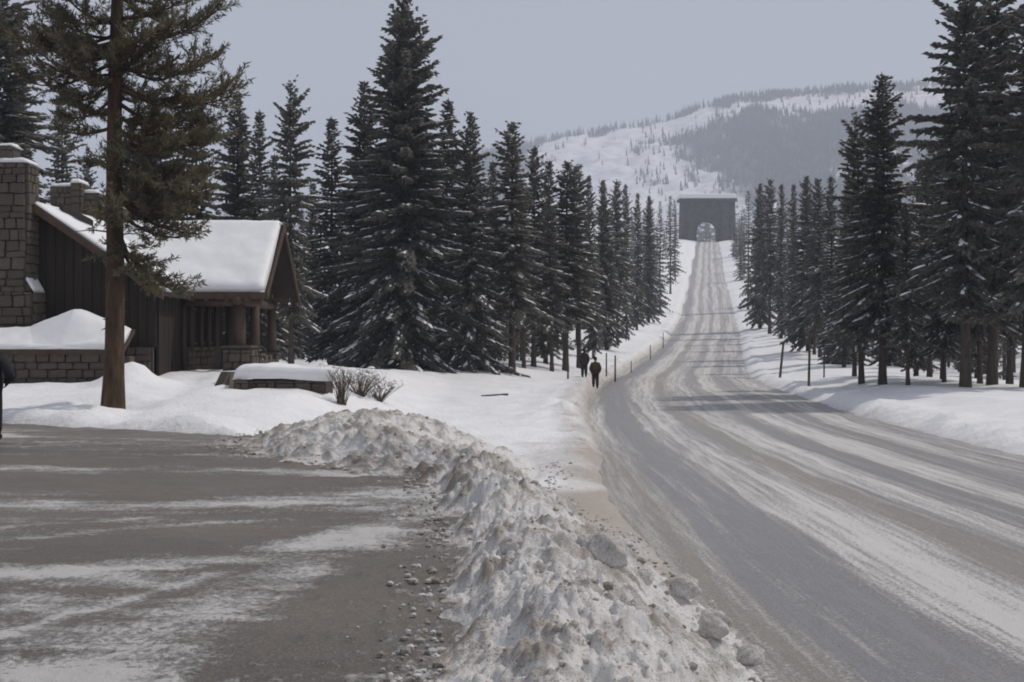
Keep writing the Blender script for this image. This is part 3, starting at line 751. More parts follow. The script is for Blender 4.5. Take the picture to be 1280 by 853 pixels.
# the rest of both woods, deeper in: past counting, one mass each
def mass(name, pts, lab, cat):
    Vs, Qs, qm, o = [], [], [], 0
    lib = [spruce_arrays(16, 1.7, 1.0, 70 + k, spacing=1.9, twig=1.25, nb=2, snow=0, power=.6, ragged=.25)['crown'] for k in range(3)]
    for x, y, h in pts:
        v_, q_ = lib[rs.randint(3)]; s_ = h / 16; a = rs.rand() * 6.28; c_, n_ = math.cos(a), math.sin(a)
        p = np.stack([(v_[:, 0] * c_ - v_[:, 1] * n_) * s_ * 1.15 + x, (v_[:, 0] * n_ + v_[:, 1] * c_) * s_ * 1.15 + y, v_[:, 2] * s_ + G(x, y)], 1)
        k = 6; t_ = np.arange(k) / k * 6.283; r_ = np.stack([x + .13 * np.cos(t_), y + .13 * np.sin(t_)], 1); zb = G(x, y)
        tr = np.concatenate([np.c_[r_, np.full(k, zb - .4)], np.c_[r_ * .6 + np.array([x, y]) * .4, np.full(k, zb + h * .6)]])
        Vs += [p, tr]; Qs += [q_ + o, np.stack([np.arange(k), (np.arange(k) + 1) % k, (np.arange(k) + 1) % k + k, np.arange(k) + k], 1) + o + len(p)]
        qm += [np.zeros(len(q_), int), np.ones(k, int)]; o += len(p) + 2 * k
    me = np_mesh(name, np.concatenate(Vs), np.concatenate(Qs), None, [NEEDLE_FAR, BARK], np.concatenate(qm))
    tag(link(name, me), lab, cat, kind='stuff')
for side, nm in ((-1, 'left'), (1, 'right')):
    pts = []
    for k in range(84):
        Y = math.exp(rs.uniform(math.log(95), math.log(600))); off = 11 + 38 * rs.rand() + (6 if side > 0 and Y < 140 else 0)
        x = float(cx(Y)) + side * (float(hw(Y)) + off); lim = EYE + (426.5 - 247) / 1400 * Y
        if 815 < 640 + x / Y * 1400 < 940: lim = EYE + (426.5 - 264) / 1400 * Y
        pts.append((x, Y, min(rs.uniform(9, 15), max(6, lim - G(x, Y)))))
    for k in range(80):
        Y = rs.uniform(64, 125) if side > 0 else rs.uniform(78, 120); off = rs.uniform(13, 46) if side > 0 else rs.uniform(6, 26)
        x = float(cx(Y)) + side * (float(hw(Y)) + off); pts.append((x, Y, rs.uniform(8.5, 11.5)))
    for k in range(80):
        Y = math.exp(rs.uniform(math.log(170), math.log(520))); off = rs.uniform(7.5, 26); x = float(cx(Y)) + side * (float(hw(Y)) + off); pxx = 640 + x / Y * 1400
        if Y > 470 and off < 15: continue
        lim = EYE + (426.5 - (264 if 815 < pxx < 940 else 246)) / 1400 * Y; pts.append((x, Y, min(rs.uniform(10, 15), max(6, lim - G(x, Y)))))
    mass('deep_wood', pts, 'mass of conifers deeper in the wood on the %s side of the climbing road' % ('lodge' if side < 0 else 'giant spruce'), 'forest')
pts = []
for k in range(64):
    Y = rs.uniform(575, 760); x = spot(rs.uniform(835, 935) if k < 34 else rs.uniform(866, 903), Y); g_ = G(x, Y); pts.append((x, Y, max(8, EYE + (426.5 - rs.uniform(258, 272)) / 1400 * Y - g_)))
mass('crest_wood', pts, 'hazy conifers beyond the crest, showing through the arch opening', 'forest')
# wood behind the lodge and the left clump, and behind the right hand giants
for (n_, x0, x1, y0, y1, lab, grp) in ((26, -62, -3, 74, 125, 'spruce of the wood far behind the lodge and big clump', 'wood behind the lodge'),
                                       (14, 26, 62, 62, 110, 'spruce of the wood behind the giant right hand spruces', 'wood behind the giants')):
    for k in range(n_):
        x, y = rs.uniform(x0, x1), rs.uniform(y0, y1)
        if lab.startswith('spruce of the wood far') and x > -.02 * y - 1: x -= 4
        place_tree(('slim', 'dense', 'full', 'barefoot')[k % 4], x, y, rs.uniform(9, 12.5), lab, grp, wide=1.1, sink=.1)

# ------------------------------------------------------------------ the big pine by the lot
def pine():
    rs = np.random.RandomState(77); H = 17.5; px0, py0, S = 141, 503, 1400 / 26.0
    tv, tq = trunk_arrays(H, .235, rs, .0, 14, 24, .12)
    lean = lambda z: .010 * z
    tv[:, 0] += lean(tv[:, 2]) + .03 * np.sin(tv[:, 2] * .7); k_ = 1 + .07 * pn(np.arctan2(tv[:, 1], tv[:, 0]) * 2.2 + 9, tv[:, 2] * 1.3, 201); tv[:, :2] *= k_[:, None]
    limbs, P, D, L, W = [], [], [], [], []
    spec = [(40, 285, 4, -.4), (75, 268, 52, .5), (12, 240, -25, .2), (62, 225, 40, -.9), (100, 292, 112, -.2), (118, 255, 140, .6), (95, 280, 95, .7), (150, 270, 168, -.3), (165, 250, 150, .9),
            (180, 245, 205, .4), (195, 270, 215, -.5), (210, 262, 240, .3), (235, 250, 282, -.2), (225, 235, 262, -.8), (250, 215, 285, .5), (200, 225, 230, -1.1), (280, 232, 360, -.4), (268, 205, 345, -.9), (285, 185, 352, .4), (165, 230, 185, -1.2),
            (32, 58, 32, .3), (68, 41, 96, -.4), (88, 70, 110, .5), (20, 85, -12, -.5), (110, 80, 135, .3), (145, 90, 160, -.6), (180, 98, 195, .4), (50, 95, 60, -1.0), (130, 60, 100, .8)]
    branches = [((py0 - a) / S, (tx - px0) / S, dy, (py0 - ty) / S) for a, tx, ty, dy in spec]
    for k in range(84):
        z = rs.uniform(4.6, H - .6) if k > 8 else rs.uniform(5.2, 9); az = rs.rand() * 6.28; r = rs.uniform(1.1, 2.3) * min(1, (H + .6 - z) / 4.5)
        if z < 7.4 and math.cos(az) < .15: continue
        branches.append((z, r * math.cos(az), r * math.sin(az), z + rs.uniform(-.5, .5)))
    for z0, dx, dy, z1 in branches:
        a = np.array([lean(z0), 0, z0]); b = np.array([dx + .0, dy, z1]); ln = np.linalg.norm(b - a)
        t = np.linspace(0, 1, 7)[:, None]
        sag = np.array([0, 0, -1]) * (np.sin(t * np.pi) * .09 * ln) + np.array([0, 0, 1]) * (.12 * ln * (t ** 3 - t) * .5)
        path = a + (b - a) * t + sag + .035 * ln * np.sin(t * 5 + rs.rand() * 6) * rs.randn(3) * .5
        limbs.append((path, (.040 * (1 - t[:, 0]) + .008) * min(1.2, ln / 1.6 + .3)))
        ns = int(5 + ln * 5.5)
        for q in range(ns):
            s = .22 + .78 * (q + rs.rand()) / ns; i = min(5, int(s * 6)); p = path[i] + (path[i + 1] - path[i]) * (s * 6 - i)
            dirn = unit((path[i + 1] - path[i])[None])[0]; sl_ = ln * (.16 + .22 * (1 - s)) * (.6 + .8 * rs.rand()) + .12
            sd_ = unit((dirn * .8 + np.array([rs.randn() * .55, rs.randn() * .8, .25 + .35 * rs.randn()]))[None])[0]
            e_ = p + sd_ * sl_; up_ = e_ + np.array([0, 0, .12 * sl_ + .04])
            limbs.append((np.stack([p, (p + e_) / 2, up_]), np.array([.013, .010, .004])))
            nt_ = max(2, int(sl_ / .085))
            for w_ in range(nt_):
                f = (w_ + 1) / nt_; c_ = p + (up_ - p) * f; nn = 10
                dv_ = unit(sd_[None] * .75 + rs.randn(nn, 3) * .62 + np.array([0, 0, .22]))
                P.append(np.repeat(c_[None], nn, 0) + rs.randn(nn, 3) * .022); D.append(dv_); L.append(rs.uniform(.09, .19, nn)); W.append(rs.uniform(.011, .020, nn))
    for k in range(26):
        z = rs.uniform(1.6, 6.5); a = rs.rand() * 6.28; l = rs.uniform(.12, .75) if z > 3 else rs.uniform(.08, .25); d_ = np.array([math.cos(a), math.sin(a), rs.uniform(-.35, .15)])
        b0 = np.array([lean(z) + .15 * math.cos(a), .15 * math.sin(a), z]); limbs.append((np.stack([b0, b0 + d_ * l * .5, b0 + d_ * l + np.array([0, 0, -.1 * l])]), np.array([.022, .015, .006])))
    P, D, L, W = (np.concatenate(x) for x in (P, D, L, W))
    cv, cq = blades(P, D, L, W, 1, rs)
    lv, lq = tubes(limbs, 4)
    x = spot(px0, 26.0); t = empty('pine_tree', (x, 26.0, G(x, 26.0)))
    link('trunk', np_mesh('trunk', tv, tq, mats=[BARK_PINE], smooth=True), t)
    link('limbs', np_mesh('limbs', lv, lq, mats=[BARK_PINE], smooth=True), t)
    link('crown', np_mesh('crown', cv, cq, mats=[NEEDLE_PINE]), t)
    print('pine quads', len(cq))
    tag(t, 'big reddish barked pine standing at the lot edge in front of the lodge', 'tree')
pine()

# ------------------------------------------------------------------ building helpers
class MB:
    def __init__(s): s.bm = bmesh.new()
    def box(s, x0, x1, y0, y1, z0, z1, rot=None, bev=0):
        r = bmesh.ops.create_cube(s.bm, size=1)['verts']
        for v_ in r: v_.co = Vector((lerp(x0, x1, v_.co.x + .5), lerp(y0, y1, v_.co.y + .5), lerp(z0, z1, v_.co.z + .5)))
        if rot: bmesh.ops.transform(s.bm, matrix=rot, verts=r)
        if bev:
            es = list({e_ for v_ in r for e_ in v_.link_edges}); bmesh.ops.bevel(s.bm, geom=es, offset=bev, segments=1, affect='EDGES')
        return s
    def poly(s, pts, thick):
        """prism: polygon pts pushed by vector thick"""
        a = [s.bm.verts.new(p) for p in pts]; b = [s.bm.verts.new(Vector(p) + Vector(thick)) for p in pts]; n = len(a)
        s.bm.faces.new(a); s.bm.faces.new(b[::-1])
        for i in range(n): s.bm.faces.new([a[i], b[i], b[(i + 1) % n], a[(i + 1) % n]])
        bmesh.ops.recalc_face_normals(s.bm, faces=s.bm.faces); return s
    def cyl(s, p, q, r, k=12, r2=None):
        p, q = Vector(p), Vector(q); d = q - p
        mt = Matrix.Translation((p + q) / 2) @ d.to_track_quat('Z', 'Y').to_matrix().to_4x4()
        bmesh.ops.create_cone(s.bm, cap_ends=True, segments=k, radius1=r, radius2=r if r2 is None else r2, depth=d.length, matrix=mt); return s
    def done(s, name, mat, parent=None, smooth=False):
        bmesh.ops.recalc_face_normals(s.bm, faces=s.bm.faces)
        me = bpy.data.meshes.new(name); s.bm.to_mesh(me); s.bm.free(); me.materials.append(mat)
        if smooth: me.polygons.foreach_set('use_smooth', [True] * len(me.polygons))
        return link(name, me, parent)
STONES = []
for k in range(8):
    rs_ = np.random.RandomState(400 + k); bm = bmesh.new(); bmesh.ops.create_cube(bm, size=1)
    for v_ in bm.verts: v_.co = Vector([c * (.97 - .16 * rs_.rand()) for c in v_.co])
    bmesh.ops.bevel(bm, geom=bm.edges[:], offset=.07, segments=1, affect='EDGES')
    me = bpy.data.meshes.new('stone'); bm.to_mesh(me); bm.free(); me.materials.append(STONE); STONES.append(me)
def stone_face(parent, o, ux, nrm, Wd, Hh, sw=.42, sh=.27, seed=0, depth=.16, clip=None):
    """courses of single stones on a face: origin o (lower corner), ux along, z up, nrm outward"""
    rs_ = np.random.RandomState(seed); o, ux, nrm = Vector(o), Vector(ux), Vector(nrm); z = 0
    rot = Matrix((ux, nrm, Vector((0, 0, 1)))).transposed().to_euler()
    while z < Hh - .05:
        h = min(sh * (.6 + .85 * rs_.rand()), Hh - z); x = 0
        while x < Wd - .04:
            w_ = sw * (.45 + 1.1 * rs_.rand())
            if Wd - x - w_ < .15: w_ = Wd - x
            c = o + ux * (x + w_ / 2) + Vector((0, 0, z + h / 2)) + nrm * (depth * .12 + .03 * rs_.rand())
            if clip is None or clip(c):
                s_ = link('stone', STONES[rs_.randint(8)], parent, c); s_.rotation_euler = rot; s_.rotation_euler.rotate_axis('Y', R(rs_.uniform(-4, 4))); s_.scale = (w_ * 1.02, depth, h * 1.02)
            x += w_
        z += h
def snow_slab(pts_fn, nu, nv, thick, seed, name, parent, mat=SNOW):
    """soft thick snow over a sloped rectangle; pts_fn(u,v)->Vector, rounds off at all edges"""
    u = np.linspace(0, 1, nu); v = np.linspace(0, 1, nv)
    V = np.zeros((nu, nv, 3)); 
    for i, a in enumerate(u):
        for j, b in enumerate(v):
            e_ = min(a, 1 - a) * nu * .5, min(b, 1 - b) * nv * .5
            r_ = min(1, min(e_)) ; r_ = math.sqrt(max(0, 1 - (1 - r_) ** 2))
            p = pts_fn(a, b); V[i, j] = (p.x, p.y, p.z + thick * r_)
    V[..., 2] += (.07 * fbm(V[..., 0] * .7, V[..., 1] * 1.1, seed, 3) + .02 * fbm(V[..., 0] * 3, V[..., 1] * 4, seed + 5, 2)) * np.minimum(1, np.minimum.outer(np.minimum(u, 1 - u), np.minimum(v, 1 - v)) * 12)
    B = V.copy()
    for i, a in enumerate(u):
        for j, b in enumerate(v):
            p = pts_fn(a, b); B[i, j] = (p.x, p.y, p.z + .004)
    n = nu * nv; q = grid_quads(nu, nv); me = np_mesh(name, np.concatenate([V.reshape(-1, 3), B.reshape(-1, 3)]), np.concatenate([q, q[:, ::-1] + n]), mats=[mat], smooth=True)
    bm = bmesh.new(); bm.from_mesh(me); bmesh.ops.remove_doubles(bm, verts=bm.verts, dist=.006); bmesh.ops.recalc_face_normals(bm, faces=bm.faces); bm.to_mesh(me); bm.free()
    return link(name, me, parent)

# ------------------------------------------------------------------ lodge
def lodge():
    t = empty('lodge', (0, 0, 0)); F = .5                       # floor level
    RX, RZ, RY = -8.6, 6.15, 42.0                               # main ridge right end
    EZ, EY0, EY1 = 3.45, 39.0, 45.0
    WX, WY, WZ = -15.4, 36.0, 6.2; WH = 4.2                     # wing ridge x, front y, height, half width
    WEZ = 3.35
    # main roof deck: two slopes
    th = .16
    MB().poly([(RX, EY0, EZ - th), (-18, EY0, EZ - th), (-18, RY, RZ - th), (RX, RY, RZ - th)], (0, 0, th)).done('roof', WOOD, t)
    MB().poly([(RX, RY, RZ - th), (-18, RY, RZ - th), (-18, EY1, EZ - th), (RX, EY1, EZ - th)], (0, 0, th)).done('roof', WOOD, t)
    snow_slab(lambda a, b: Vector((lerp(-15.5, RX, a), lerp(EY0 - .05, RY + .1, b), lerp(EZ, RZ, b))), 44, 26, .26, 501, 'roof_snow', t)
    snow_slab(lambda a, b: Vector((lerp(-18, RX, a), lerp(EY1 + .05, RY - .1, b), lerp(EZ, RZ, b))), 44, 26, .26, 502, 'roof_snow', t)
    # wing roof
    MB().poly([(WX, WY, WZ - th), (WX, 43, WZ - th), (WX + WH, 43, WEZ - th), (WX + WH, WY, WEZ - th)], (0, 0, th)).done('roof', WOOD, t)
    MB().poly([(WX, WY, WZ - th), (WX - WH, WY, WEZ - th), (WX - WH, 43, WEZ - th), (WX, 43, WZ - th)], (0, 0, th)).done('roof', WOOD, t)
    snow_slab(lambda a, b: Vector((lerp(WX + WH, WX - .1, b), lerp(WY - .02, 42.6, a), lerp(WEZ, WZ, b))), 40, 26, .20, 503, 'roof_snow', t)
    snow_slab(lambda a, b: Vector((lerp(WX - WH, WX + .1, b), lerp(WY - .02, 42.6, a), lerp(WEZ, WZ, b))), 40, 26, .20, 504, 'roof_snow', t)
    # barge boards
    def barge(p, q, d, w_=.26, tk=.07):
        p, q = Vector(p), Vector(q); MB().poly([p, q, q - Vector((0, 0, w_)), p - Vector((0, 0, w_))], d).done('barge_board', LOG, t)
    barge((WX, WY - .06, WZ - .02), (WX + WH + .02, WY - .06, WEZ - .02), (0, -.07, 0))
    barge((WX, WY - .06, WZ - .02), (WX - WH - .02, WY - .06, WEZ - .02), (0, -.07, 0))
    barge((RX + .03, RY, RZ - .02), (RX + .03, EY0 - .02, EZ - .02), (.07, 0, 0)); barge((RX + .03, RY, RZ - .02), (RX + .03, EY1 + .02, EZ - .02), (.07, 0, 0))
    MB().box(-11.25, RX + .02, EY0 - .10, EY0 - .03, EZ - .24, EZ - .01).done('fascia', LOG, t)
    # wing gable wall of vertical boards above a stone skirt
    wy = WY + .55
    bx = WX - WH + .5; k = 0
    rs_ = np.random.RandomState(1)
    while bx < WX + WH - .5:
        w_ = .30; xm = bx + w_ / 2; top = lerp(WZ, WEZ, min(1, abs(xm - WX) / WH)) - .12
        y_ = wy - .02 * rs_.rand()
        MB().box(bx + .008, bx + w_ - .008, y_, y_ + .06, 1.55, top - .12 - .12 * (abs(xm - WX) > .2), bev=.012).done('board', WOOD, t)
        bx += w_
    MB().box(WX - WH + .5, WX + WH - .5, wy + .06, wy + .3, F - .6, 3.2).done('wall', WOOD, t)
    MB().poly([(WX - WH + .5, wy + .07, 3.2), (WX + WH - .5, wy + .07, 3.2), (WX, wy + .07, WZ - .3)], (0, .2, 0)).done('wall', WOOD, t)
    sk = MB().box(WX - WH + .5, WX + WH - .5, wy - .05, wy + .055, F - .6, 1.55).done('stone_skirt', MORTAR, t)
    stone_face(sk, (-12.9, wy - .06, .55), (1, 0, 0), (0, -1, 0), 1.2 - .05, 1.0, .4, .26, 3)
    MB().box(WX + WH - .56, WX + WH - .5, wy + .06, 39.5, F - .6, WEZ - .1).done('wall', WOOD, t)
    y = wy + .34
    while y < 39.3:
        d_ = .03 * rs_.rand(); MB().box(WX + WH - .502, WX + WH - .46 + d_, y + .008, y + .252, F - .5, WEZ - .12, bev=.01).done('board', WOOD, t); y += .26
    # main front wall and end wall with windows
    fy, ex = 39.55, -11.5
    MB().box(-17.5, ex, fy + .06, fy + .25, F - .6, EZ - .05).done('wall', WOOD, t)
    x = -12.75
    while x < ex - .02:
        MB().box(x + .006, x + .25 - .006, fy - .01 - .02 * rs_.rand(), fy + .06, 1.4 if x < -12.2 else F - .5, EZ - .1, bev=.01).done('board', WOOD, t); x += .25
    MB().box(ex - .25, ex, fy + .25, 44.6, F - .6, 1.55).done('wall', MORTAR, t)
    es = MB().box(ex - .2, ex - .02, fy + .25, 44.6, 1.55, EZ + .2).done('wall', WOOD, t)
    MB().poly([(ex - .2, 39.6, EZ + .2), (ex - .2, 44.6, EZ + .2), (ex - .2, 42.0, RZ - .3)], (.18, 0, 0)).done('wall', WOOD, t)
    half = MB().box(ex - .005, ex + .02, fy - .05, 43.0, F - .5, 1.5).done('stone_skirt', MORTAR, t)
    stone_face(half, (ex + .02, fy - .05, .3), (0, 1, 0), (1, 0, 0), 3.45, 1.25, .45, .24, 6)
    qu = MB().box(ex - .3, ex - .01, fy - .06, fy - .03, F - .5, 1.5).done('stone_quoin', MORTAR, t)
    for y0 in (40.0, 41.05, 42.1):
        wf = MB().box(ex - .01, ex + .05, y0, y0 + .85, 1.62, 2.95).done('window', LOG, t)
        MB().box(ex + .03, ex + .054, y0 + .07, y0 + .78, 1.70, 2.87).done('pane', GLASS, wf)
        MB().box(ex + .052, ex + .075, y0 + .40, y0 + .45, 1.70, 2.87).done('mullion', LOG, wf)
    wf = MB().box(-12.75, -12.1, fy - .07, fy - .03, 1.35, 2.8).done('window', LOG, t)
    MB().box(-12.68, -12.17, fy - .085, fy - .066, 1.42, 2.73).done('pane', GLASS, wf); MB().box(-12.45, -12.40, fy - .1, fy - .08, 1.42, 2.73).done('mullion', LOG, wf)
    wf = MB().box(-12.02, -11.62, fy - .07, fy - .035, 1.35, 2.8).done('window', LOG, t)
    MB().box(-11.96, -11.68, fy - .085, fy - .066, 1.42, 2.73).done('pane', GLASS, wf)
    for y in (39.75, 40.95, 42.0, 43.05):
        MB().cyl((ex + .12, y, 1.45), (ex + .12, y, EZ - .1), .085, 10).done('post', LOG, t, True)
    for x in (-12.9, -12.06, -11.56):
        MB().cyl((x, fy - .08, .2), (x, fy - .08, EZ - .15), .075, 10).done('post', LOG, t, True)
    # porch
    fl = MB().box(ex + .02, -8.95, 39.0, 45.0, F - .8, F - .12).done('porch_floor', MORTAR, t)
    for (x, y) in ((-9.55, 39.25), (-9.55, 41.6), (-9.55, 44.5), (-11.25, 44.7)):
        c = MB().cyl((x, y, .5), (x, y, EZ - .15), .23 if y < 40 else .19, 14, .20 if y < 40 else .17).done('column', LOG, t, True)
        big = y < 40
        w_ = .50 if big else .30; zt = 1.5 if big else 1.2
        p = MB().box(x - w_ + .06, x + w_ - .06, y - w_ + .06, y + w_ - .06, F - .75, zt).done('pedestal', MORTAR, c)
        pd = MB().box(x - w_ - .03, x + w_ + .03, y - w_ - .03, y + w_ + .03, zt, zt + .09, bev=.02).done('coping', STONE, c)
        if big:
            p2 = MB().box(x - w_ + .05, x + w_ - .05, y - w_ + .05, y + w_ - .05, F - .74, zt - .01).done('pedestal', MORTAR, t)
            stone_face(p2, (x - w_ + .04, y - w_ + .05, F - .55), (1, 0, 0), (0, -1, 0), 2 * w_ - .08, 1.5, .4, .26, 8)
            stone_face(p2, (x + w_ - .05, y - w_ + .05, F - .55), (0, 1, 0), (1, 0, 0), 2 * w_ - .08, 1.5, .4, .26, 9)
    for (y0, y1) in ((39.8, 41.3), (41.9, 44.2)):
        b = MB().box(-9.68, -9.42, y0, y1, F - .6, 1.0).done('parapet', MORTAR, t)
        stone_face(b, (-9.42, y0, .3), (0, 1, 0), (1, 0, 0), y1 - y0, .75, .42, .25, 12)
        for q in range(2 if y1 - y0 > 2 else 1):
            yy = y0 + (q + 1) * (y1 - y0) / 3; MB().box(-9.78, -9.32, yy - .2, yy + .2, .9, 1.22, bev=.04).done('stone_block', STONE, b)
        snow_slab(lambda a, b_: Vector((lerp(-9.70, -9.40, a), lerp(y0 + .05, y1 - .05, b_), 1.0)), 7, 14, .10, 520, 'parapet_snow', t)
    MB().cyl((-9.55, 38.85, EZ - .3), (-9.55, 45.0, EZ - .3), .15).done('beam', LOG, t, True)
    MB().cyl((-11.4, 39.25, EZ - .32), (-8.75, 39.25, EZ - .32), .16).done('beam', LOG, t, True)
    MB().poly([(-9.5, 39.4, EZ - .1), (-9.5, 44.6, EZ - .1), (-9.5, 42.0, RZ - .28)], (-.12, 0, 0)).done('gable_panel', WOOD, t)
    MB().box(-9.6, -8.65, 40.4, 40.56, EZ - .14, EZ - .02).done('outrigger', LOG, t); MB().box(-9.6, -8.65, 43.5, 43.66, EZ - .14, EZ - .02).done('outrigger', LOG, t)
    for x in (-9.2, -9.9, -10.6, -11.1):
        MB().box(x - .06, x + .06, EY0 - .16, EY0 + .6, EZ - .32, EZ - .2).done('rafter_tail', LOG, t)
    # steps and cheek wall
    for k in range(3): MB().box(-10.9, -9.9, 38.3 - .32 * k, 39.0 - .32 * k, .1, F - .13 - .15 * k).done('step', STONE, t)
    # great chimney
    cy0, cy1, cx1 = 35.6, 36.42, -15.47
    ch = MB().box(-18.2, cx1, cy0, cy1, F - .6, 7.4).box(-18.6, cx1 + .22, cy0 - .02, cy1 + .02, F - .62, 3.3).done('chimney', MORTAR, t)
    stone_face(ch, (-18.2, cy0, 3.3), (1, 0, 0), (0, -1, 0), 18.2 + cx1, 4.1, .42, .29, 21)
    stone_face(ch, (-18.6, cy0 - .02, .6), (1, 0, 0), (0, -1, 0), 18.6 + cx1 + .22, 2.7, .42, .29, 22)
    stone_face(ch, (cx1, cy0, 3.3), (0, 1, 0), (1, 0, 0), cy1 - cy0 - .02, 4.1, .42, .29, 23)
    stone_face(ch, (cx1 + .22, cy0, .6), (0, 1, 0), (1, 0, 0), cy1 - cy0, 2.7, .42, .29, 24)
    snow_slab(lambda a, b: Vector((lerp(-18.25, cx1 + .1, a), lerp(cy0 - .1, cy1 + .1, b), 7.42)), 24, 14, .17, 511, 'chimney_snow', t)
    snow_slab(lambda a, b: Vector((lerp(cx1 + .02, cx1 + .30, a), lerp(cy0 - .08, cy1, b), lerp(3.75, 3.3, a))), 8, 14, .12, 512, 'shoulder_snow', t)
    fl = MB().box(-17.0, -15.93, 35.75, 36.3, 7.4, 7.95).done('flue', MORTAR, t)
    stone_face(fl, (-17.0, 35.75, 7.5), (1, 0, 0), (0, -1, 0), 1.07, .5, .35, .25, 25)
    snow_slab(lambda a, b: Vector((lerp(-17.08, -15.85, a), lerp(35.67, 36.38, b), 7.95)), 12, 10, .12, 513, 'flue_snow', t)
    # rear chimney cluster behind the ridge
    for k, (x0, x1, y0, zt) in enumerate(((-18.95, -18.05, 46.0, 8.1), (-18.05, -17.72, 45.85, 8.22), (-17.72, -17.1, 46.2, 7.85), (-17.1, -16.3, 46.4, 7.3))):
        c = MB().box(x0 + .01, x1 - .01, y0, y0 + 1.0, .2, zt).done('chimney', MORTAR, t)
        stone_face(c, (x0 + .01, y0, 5.6), (1, 0, 0), (0, -1, 0), x1 - x0 - .02, zt - 5.6, .34, .26, 30 + k)
        stone_face(c, (x1 - .01, y0, 5.6), (0, 1, 0), (1, 0, 0), .9, zt - 5.6, .34, .26, 40 + k)
        snow_slab(lambda a, b: Vector((lerp(x0 - .05, x1 + .05, a), lerp(y0 - .08, y0 + 1.05, b), zt)), 10, 10, .16, 530 + k, 'chimney_snow', t)
    # dark snow free streak by the chimney: an exposed skylight curb
    MB().poly([(-15.0, 37.1, 6.12), (-14.4, 38.2, 5.72), (-14.28, 38.2, 5.64), (-14.88, 37.1, 6.04)], (0, 0, .22)).done('roof_curb', WOOD, t)
    tag(t, 'dark log and stone lodge with thick snow on its steep roofs', 'building')
lodge()

def annex():
    t = empty('annex_shed', (-14, 34, .5))
    ob = t.location.copy()
    def P(o): o.parent = t; o.matrix_parent_inverse = Matrix.Translation(-ob); return o
    ex, ey, by = -11.85, 34.0, 35.0
    P(MB().box(-19.0, ex - .3, ey + .25, by + .02, 0, 1.42).done('wall', MORTAR))
    wall = P(MB().box(-19.0, ex - .28, ey + .2, ey + .24, 0, 1.40).done('wall', MORTAR))
    stone_face(wall, (-18.9, ey + .2, .3), (1, 0, 0), (0, -1, 0), 18.9 + ex - .28, 1.1, .45, .27, 51)
    P(MB().poly([(-19.2, ey, 1.42), (ex, ey, 1.42), (ex, by, 2.05), (-19.2, by, 2.05)], (0, 0, .08)).done('roof', WOOD))
    P(MB().box(-19.2, ex, ey - .05, ey - .005, 1.34, 1.5).done('fascia', LOG))
    P(MB().poly([(ex + .005, ey, 1.36), (ex + .005, by, 2.0), (ex + .005, by, 2.12), (ex + .005, ey, 1.49)], (.06, 0, 0)).done('barge_board', LOG))
    P(snow_slab(lambda a, b: Vector((lerp(-19.2, ex, a), lerp(ey - .06, by + .0, b), lerp(1.5, 2.1, b))), 60, 18, .13, 541, 'roof_snow', None))
    # rounded gablet of snow on the roof
    nu, nv = 60, 34; V = np.zeros((nu, nv, 3))
    for i in range(nu):
        for j in range(nv):
            x = lerp(-15.35, -12.05, i / (nu - 1)); y = lerp(ey - .06, 35.4, j / (nv - 1))
            d = abs(x + 13.62) / 1.72; z = 1.48 + .55 * np.clip(y - ey + .1, 0, 1) + .62 * (1 - d ** 1.15 if d < 1 else 0) * sst(0, .75, (y - ey + .06) / 1.2) + .05 * float(sst(0, .2, y - ey + .06))
            V[i, j] = (x, y, z + .05 * math.exp(-(d * 3) ** 2))
    V[..., 2] += .02 * fbm(V[..., 0] * 2, V[..., 1] * 2, 551, 3)
    P(link('roof_snow', np_mesh('roof_snow', V.reshape(-1, 3), grid_quads(nu, nv)[:, ::-1], mats=[SNOW], smooth=True)))
    c = P(MB().box(-11.93, -11.72, 34.35, 34.8, 0, 1.28, bev=.03).done('corner_post', STONE))
    tag(t, 'low stone annex with a peaked snow roof below the gable wall', 'building')
annex()

# terrace wall with snow cap
t = empty('terrace_wall', (-6.2, 30, .2)); tb = t.location.copy()
def P(o): o.parent = t; o.matrix_parent_inverse = Matrix.Translation(-tb); return o
core = P(MB().box(-7.2, -5.0, 30.03, 31.3, -.4, .70).done('wall_core', MORTAR))
for (o_, ux, nn, L_, sd_) in (((-7.05, 30.03, .06), (1, 0, 0), (0, -1, 0), 2.05, 61), ((-7.2, 30.0, .06), (0, 1, 0), (-1, 0, 0), 1.0, 62)):
    stone_face(t, Vector(o_) - tb, ux, nn, L_, .62, .36, .21, sd_)
pr = P(MB().box(-7.42, -7.04, 29.86, 30.25, -.4, .72).done('pillar', MORTAR))
for (o_, ux, nn, sd_) in (((-7.42, 29.86, 0), (1, 0, 0), (0, -1, 0), 63), ((-7.04, 29.86, 0), (0, 1, 0), (1, 0, 0), 64)):
    stone_face(pr, o_, ux, nn, .39, .7, .4, .2, sd_)
P(snow_slab(lambda a, b: Vector((lerp(-7.45, -4.75, a), lerp(29.85, 31.5, b), .72 + .04 * math.sin(a * 5))), 40, 22, .33, 561, 'snow_cap', None))
tag(t, 'low stone terrace wall under a thick rounded snow cap', 'wall')
# sloping stair cheek left of it
cw = MB().poly([(-8.35, 31.0, -.2), (-7.55, 30.6, -.2), (-7.55, 30.6, .35), (-8.05, 33.0, .85), (-8.35, 33.0, .85)], (-.22, 0, 0)).done('stair_cheek_wall', STONE)
tag(cw, 'sloping dark stair side wall between path and terrace wall', 'wall')

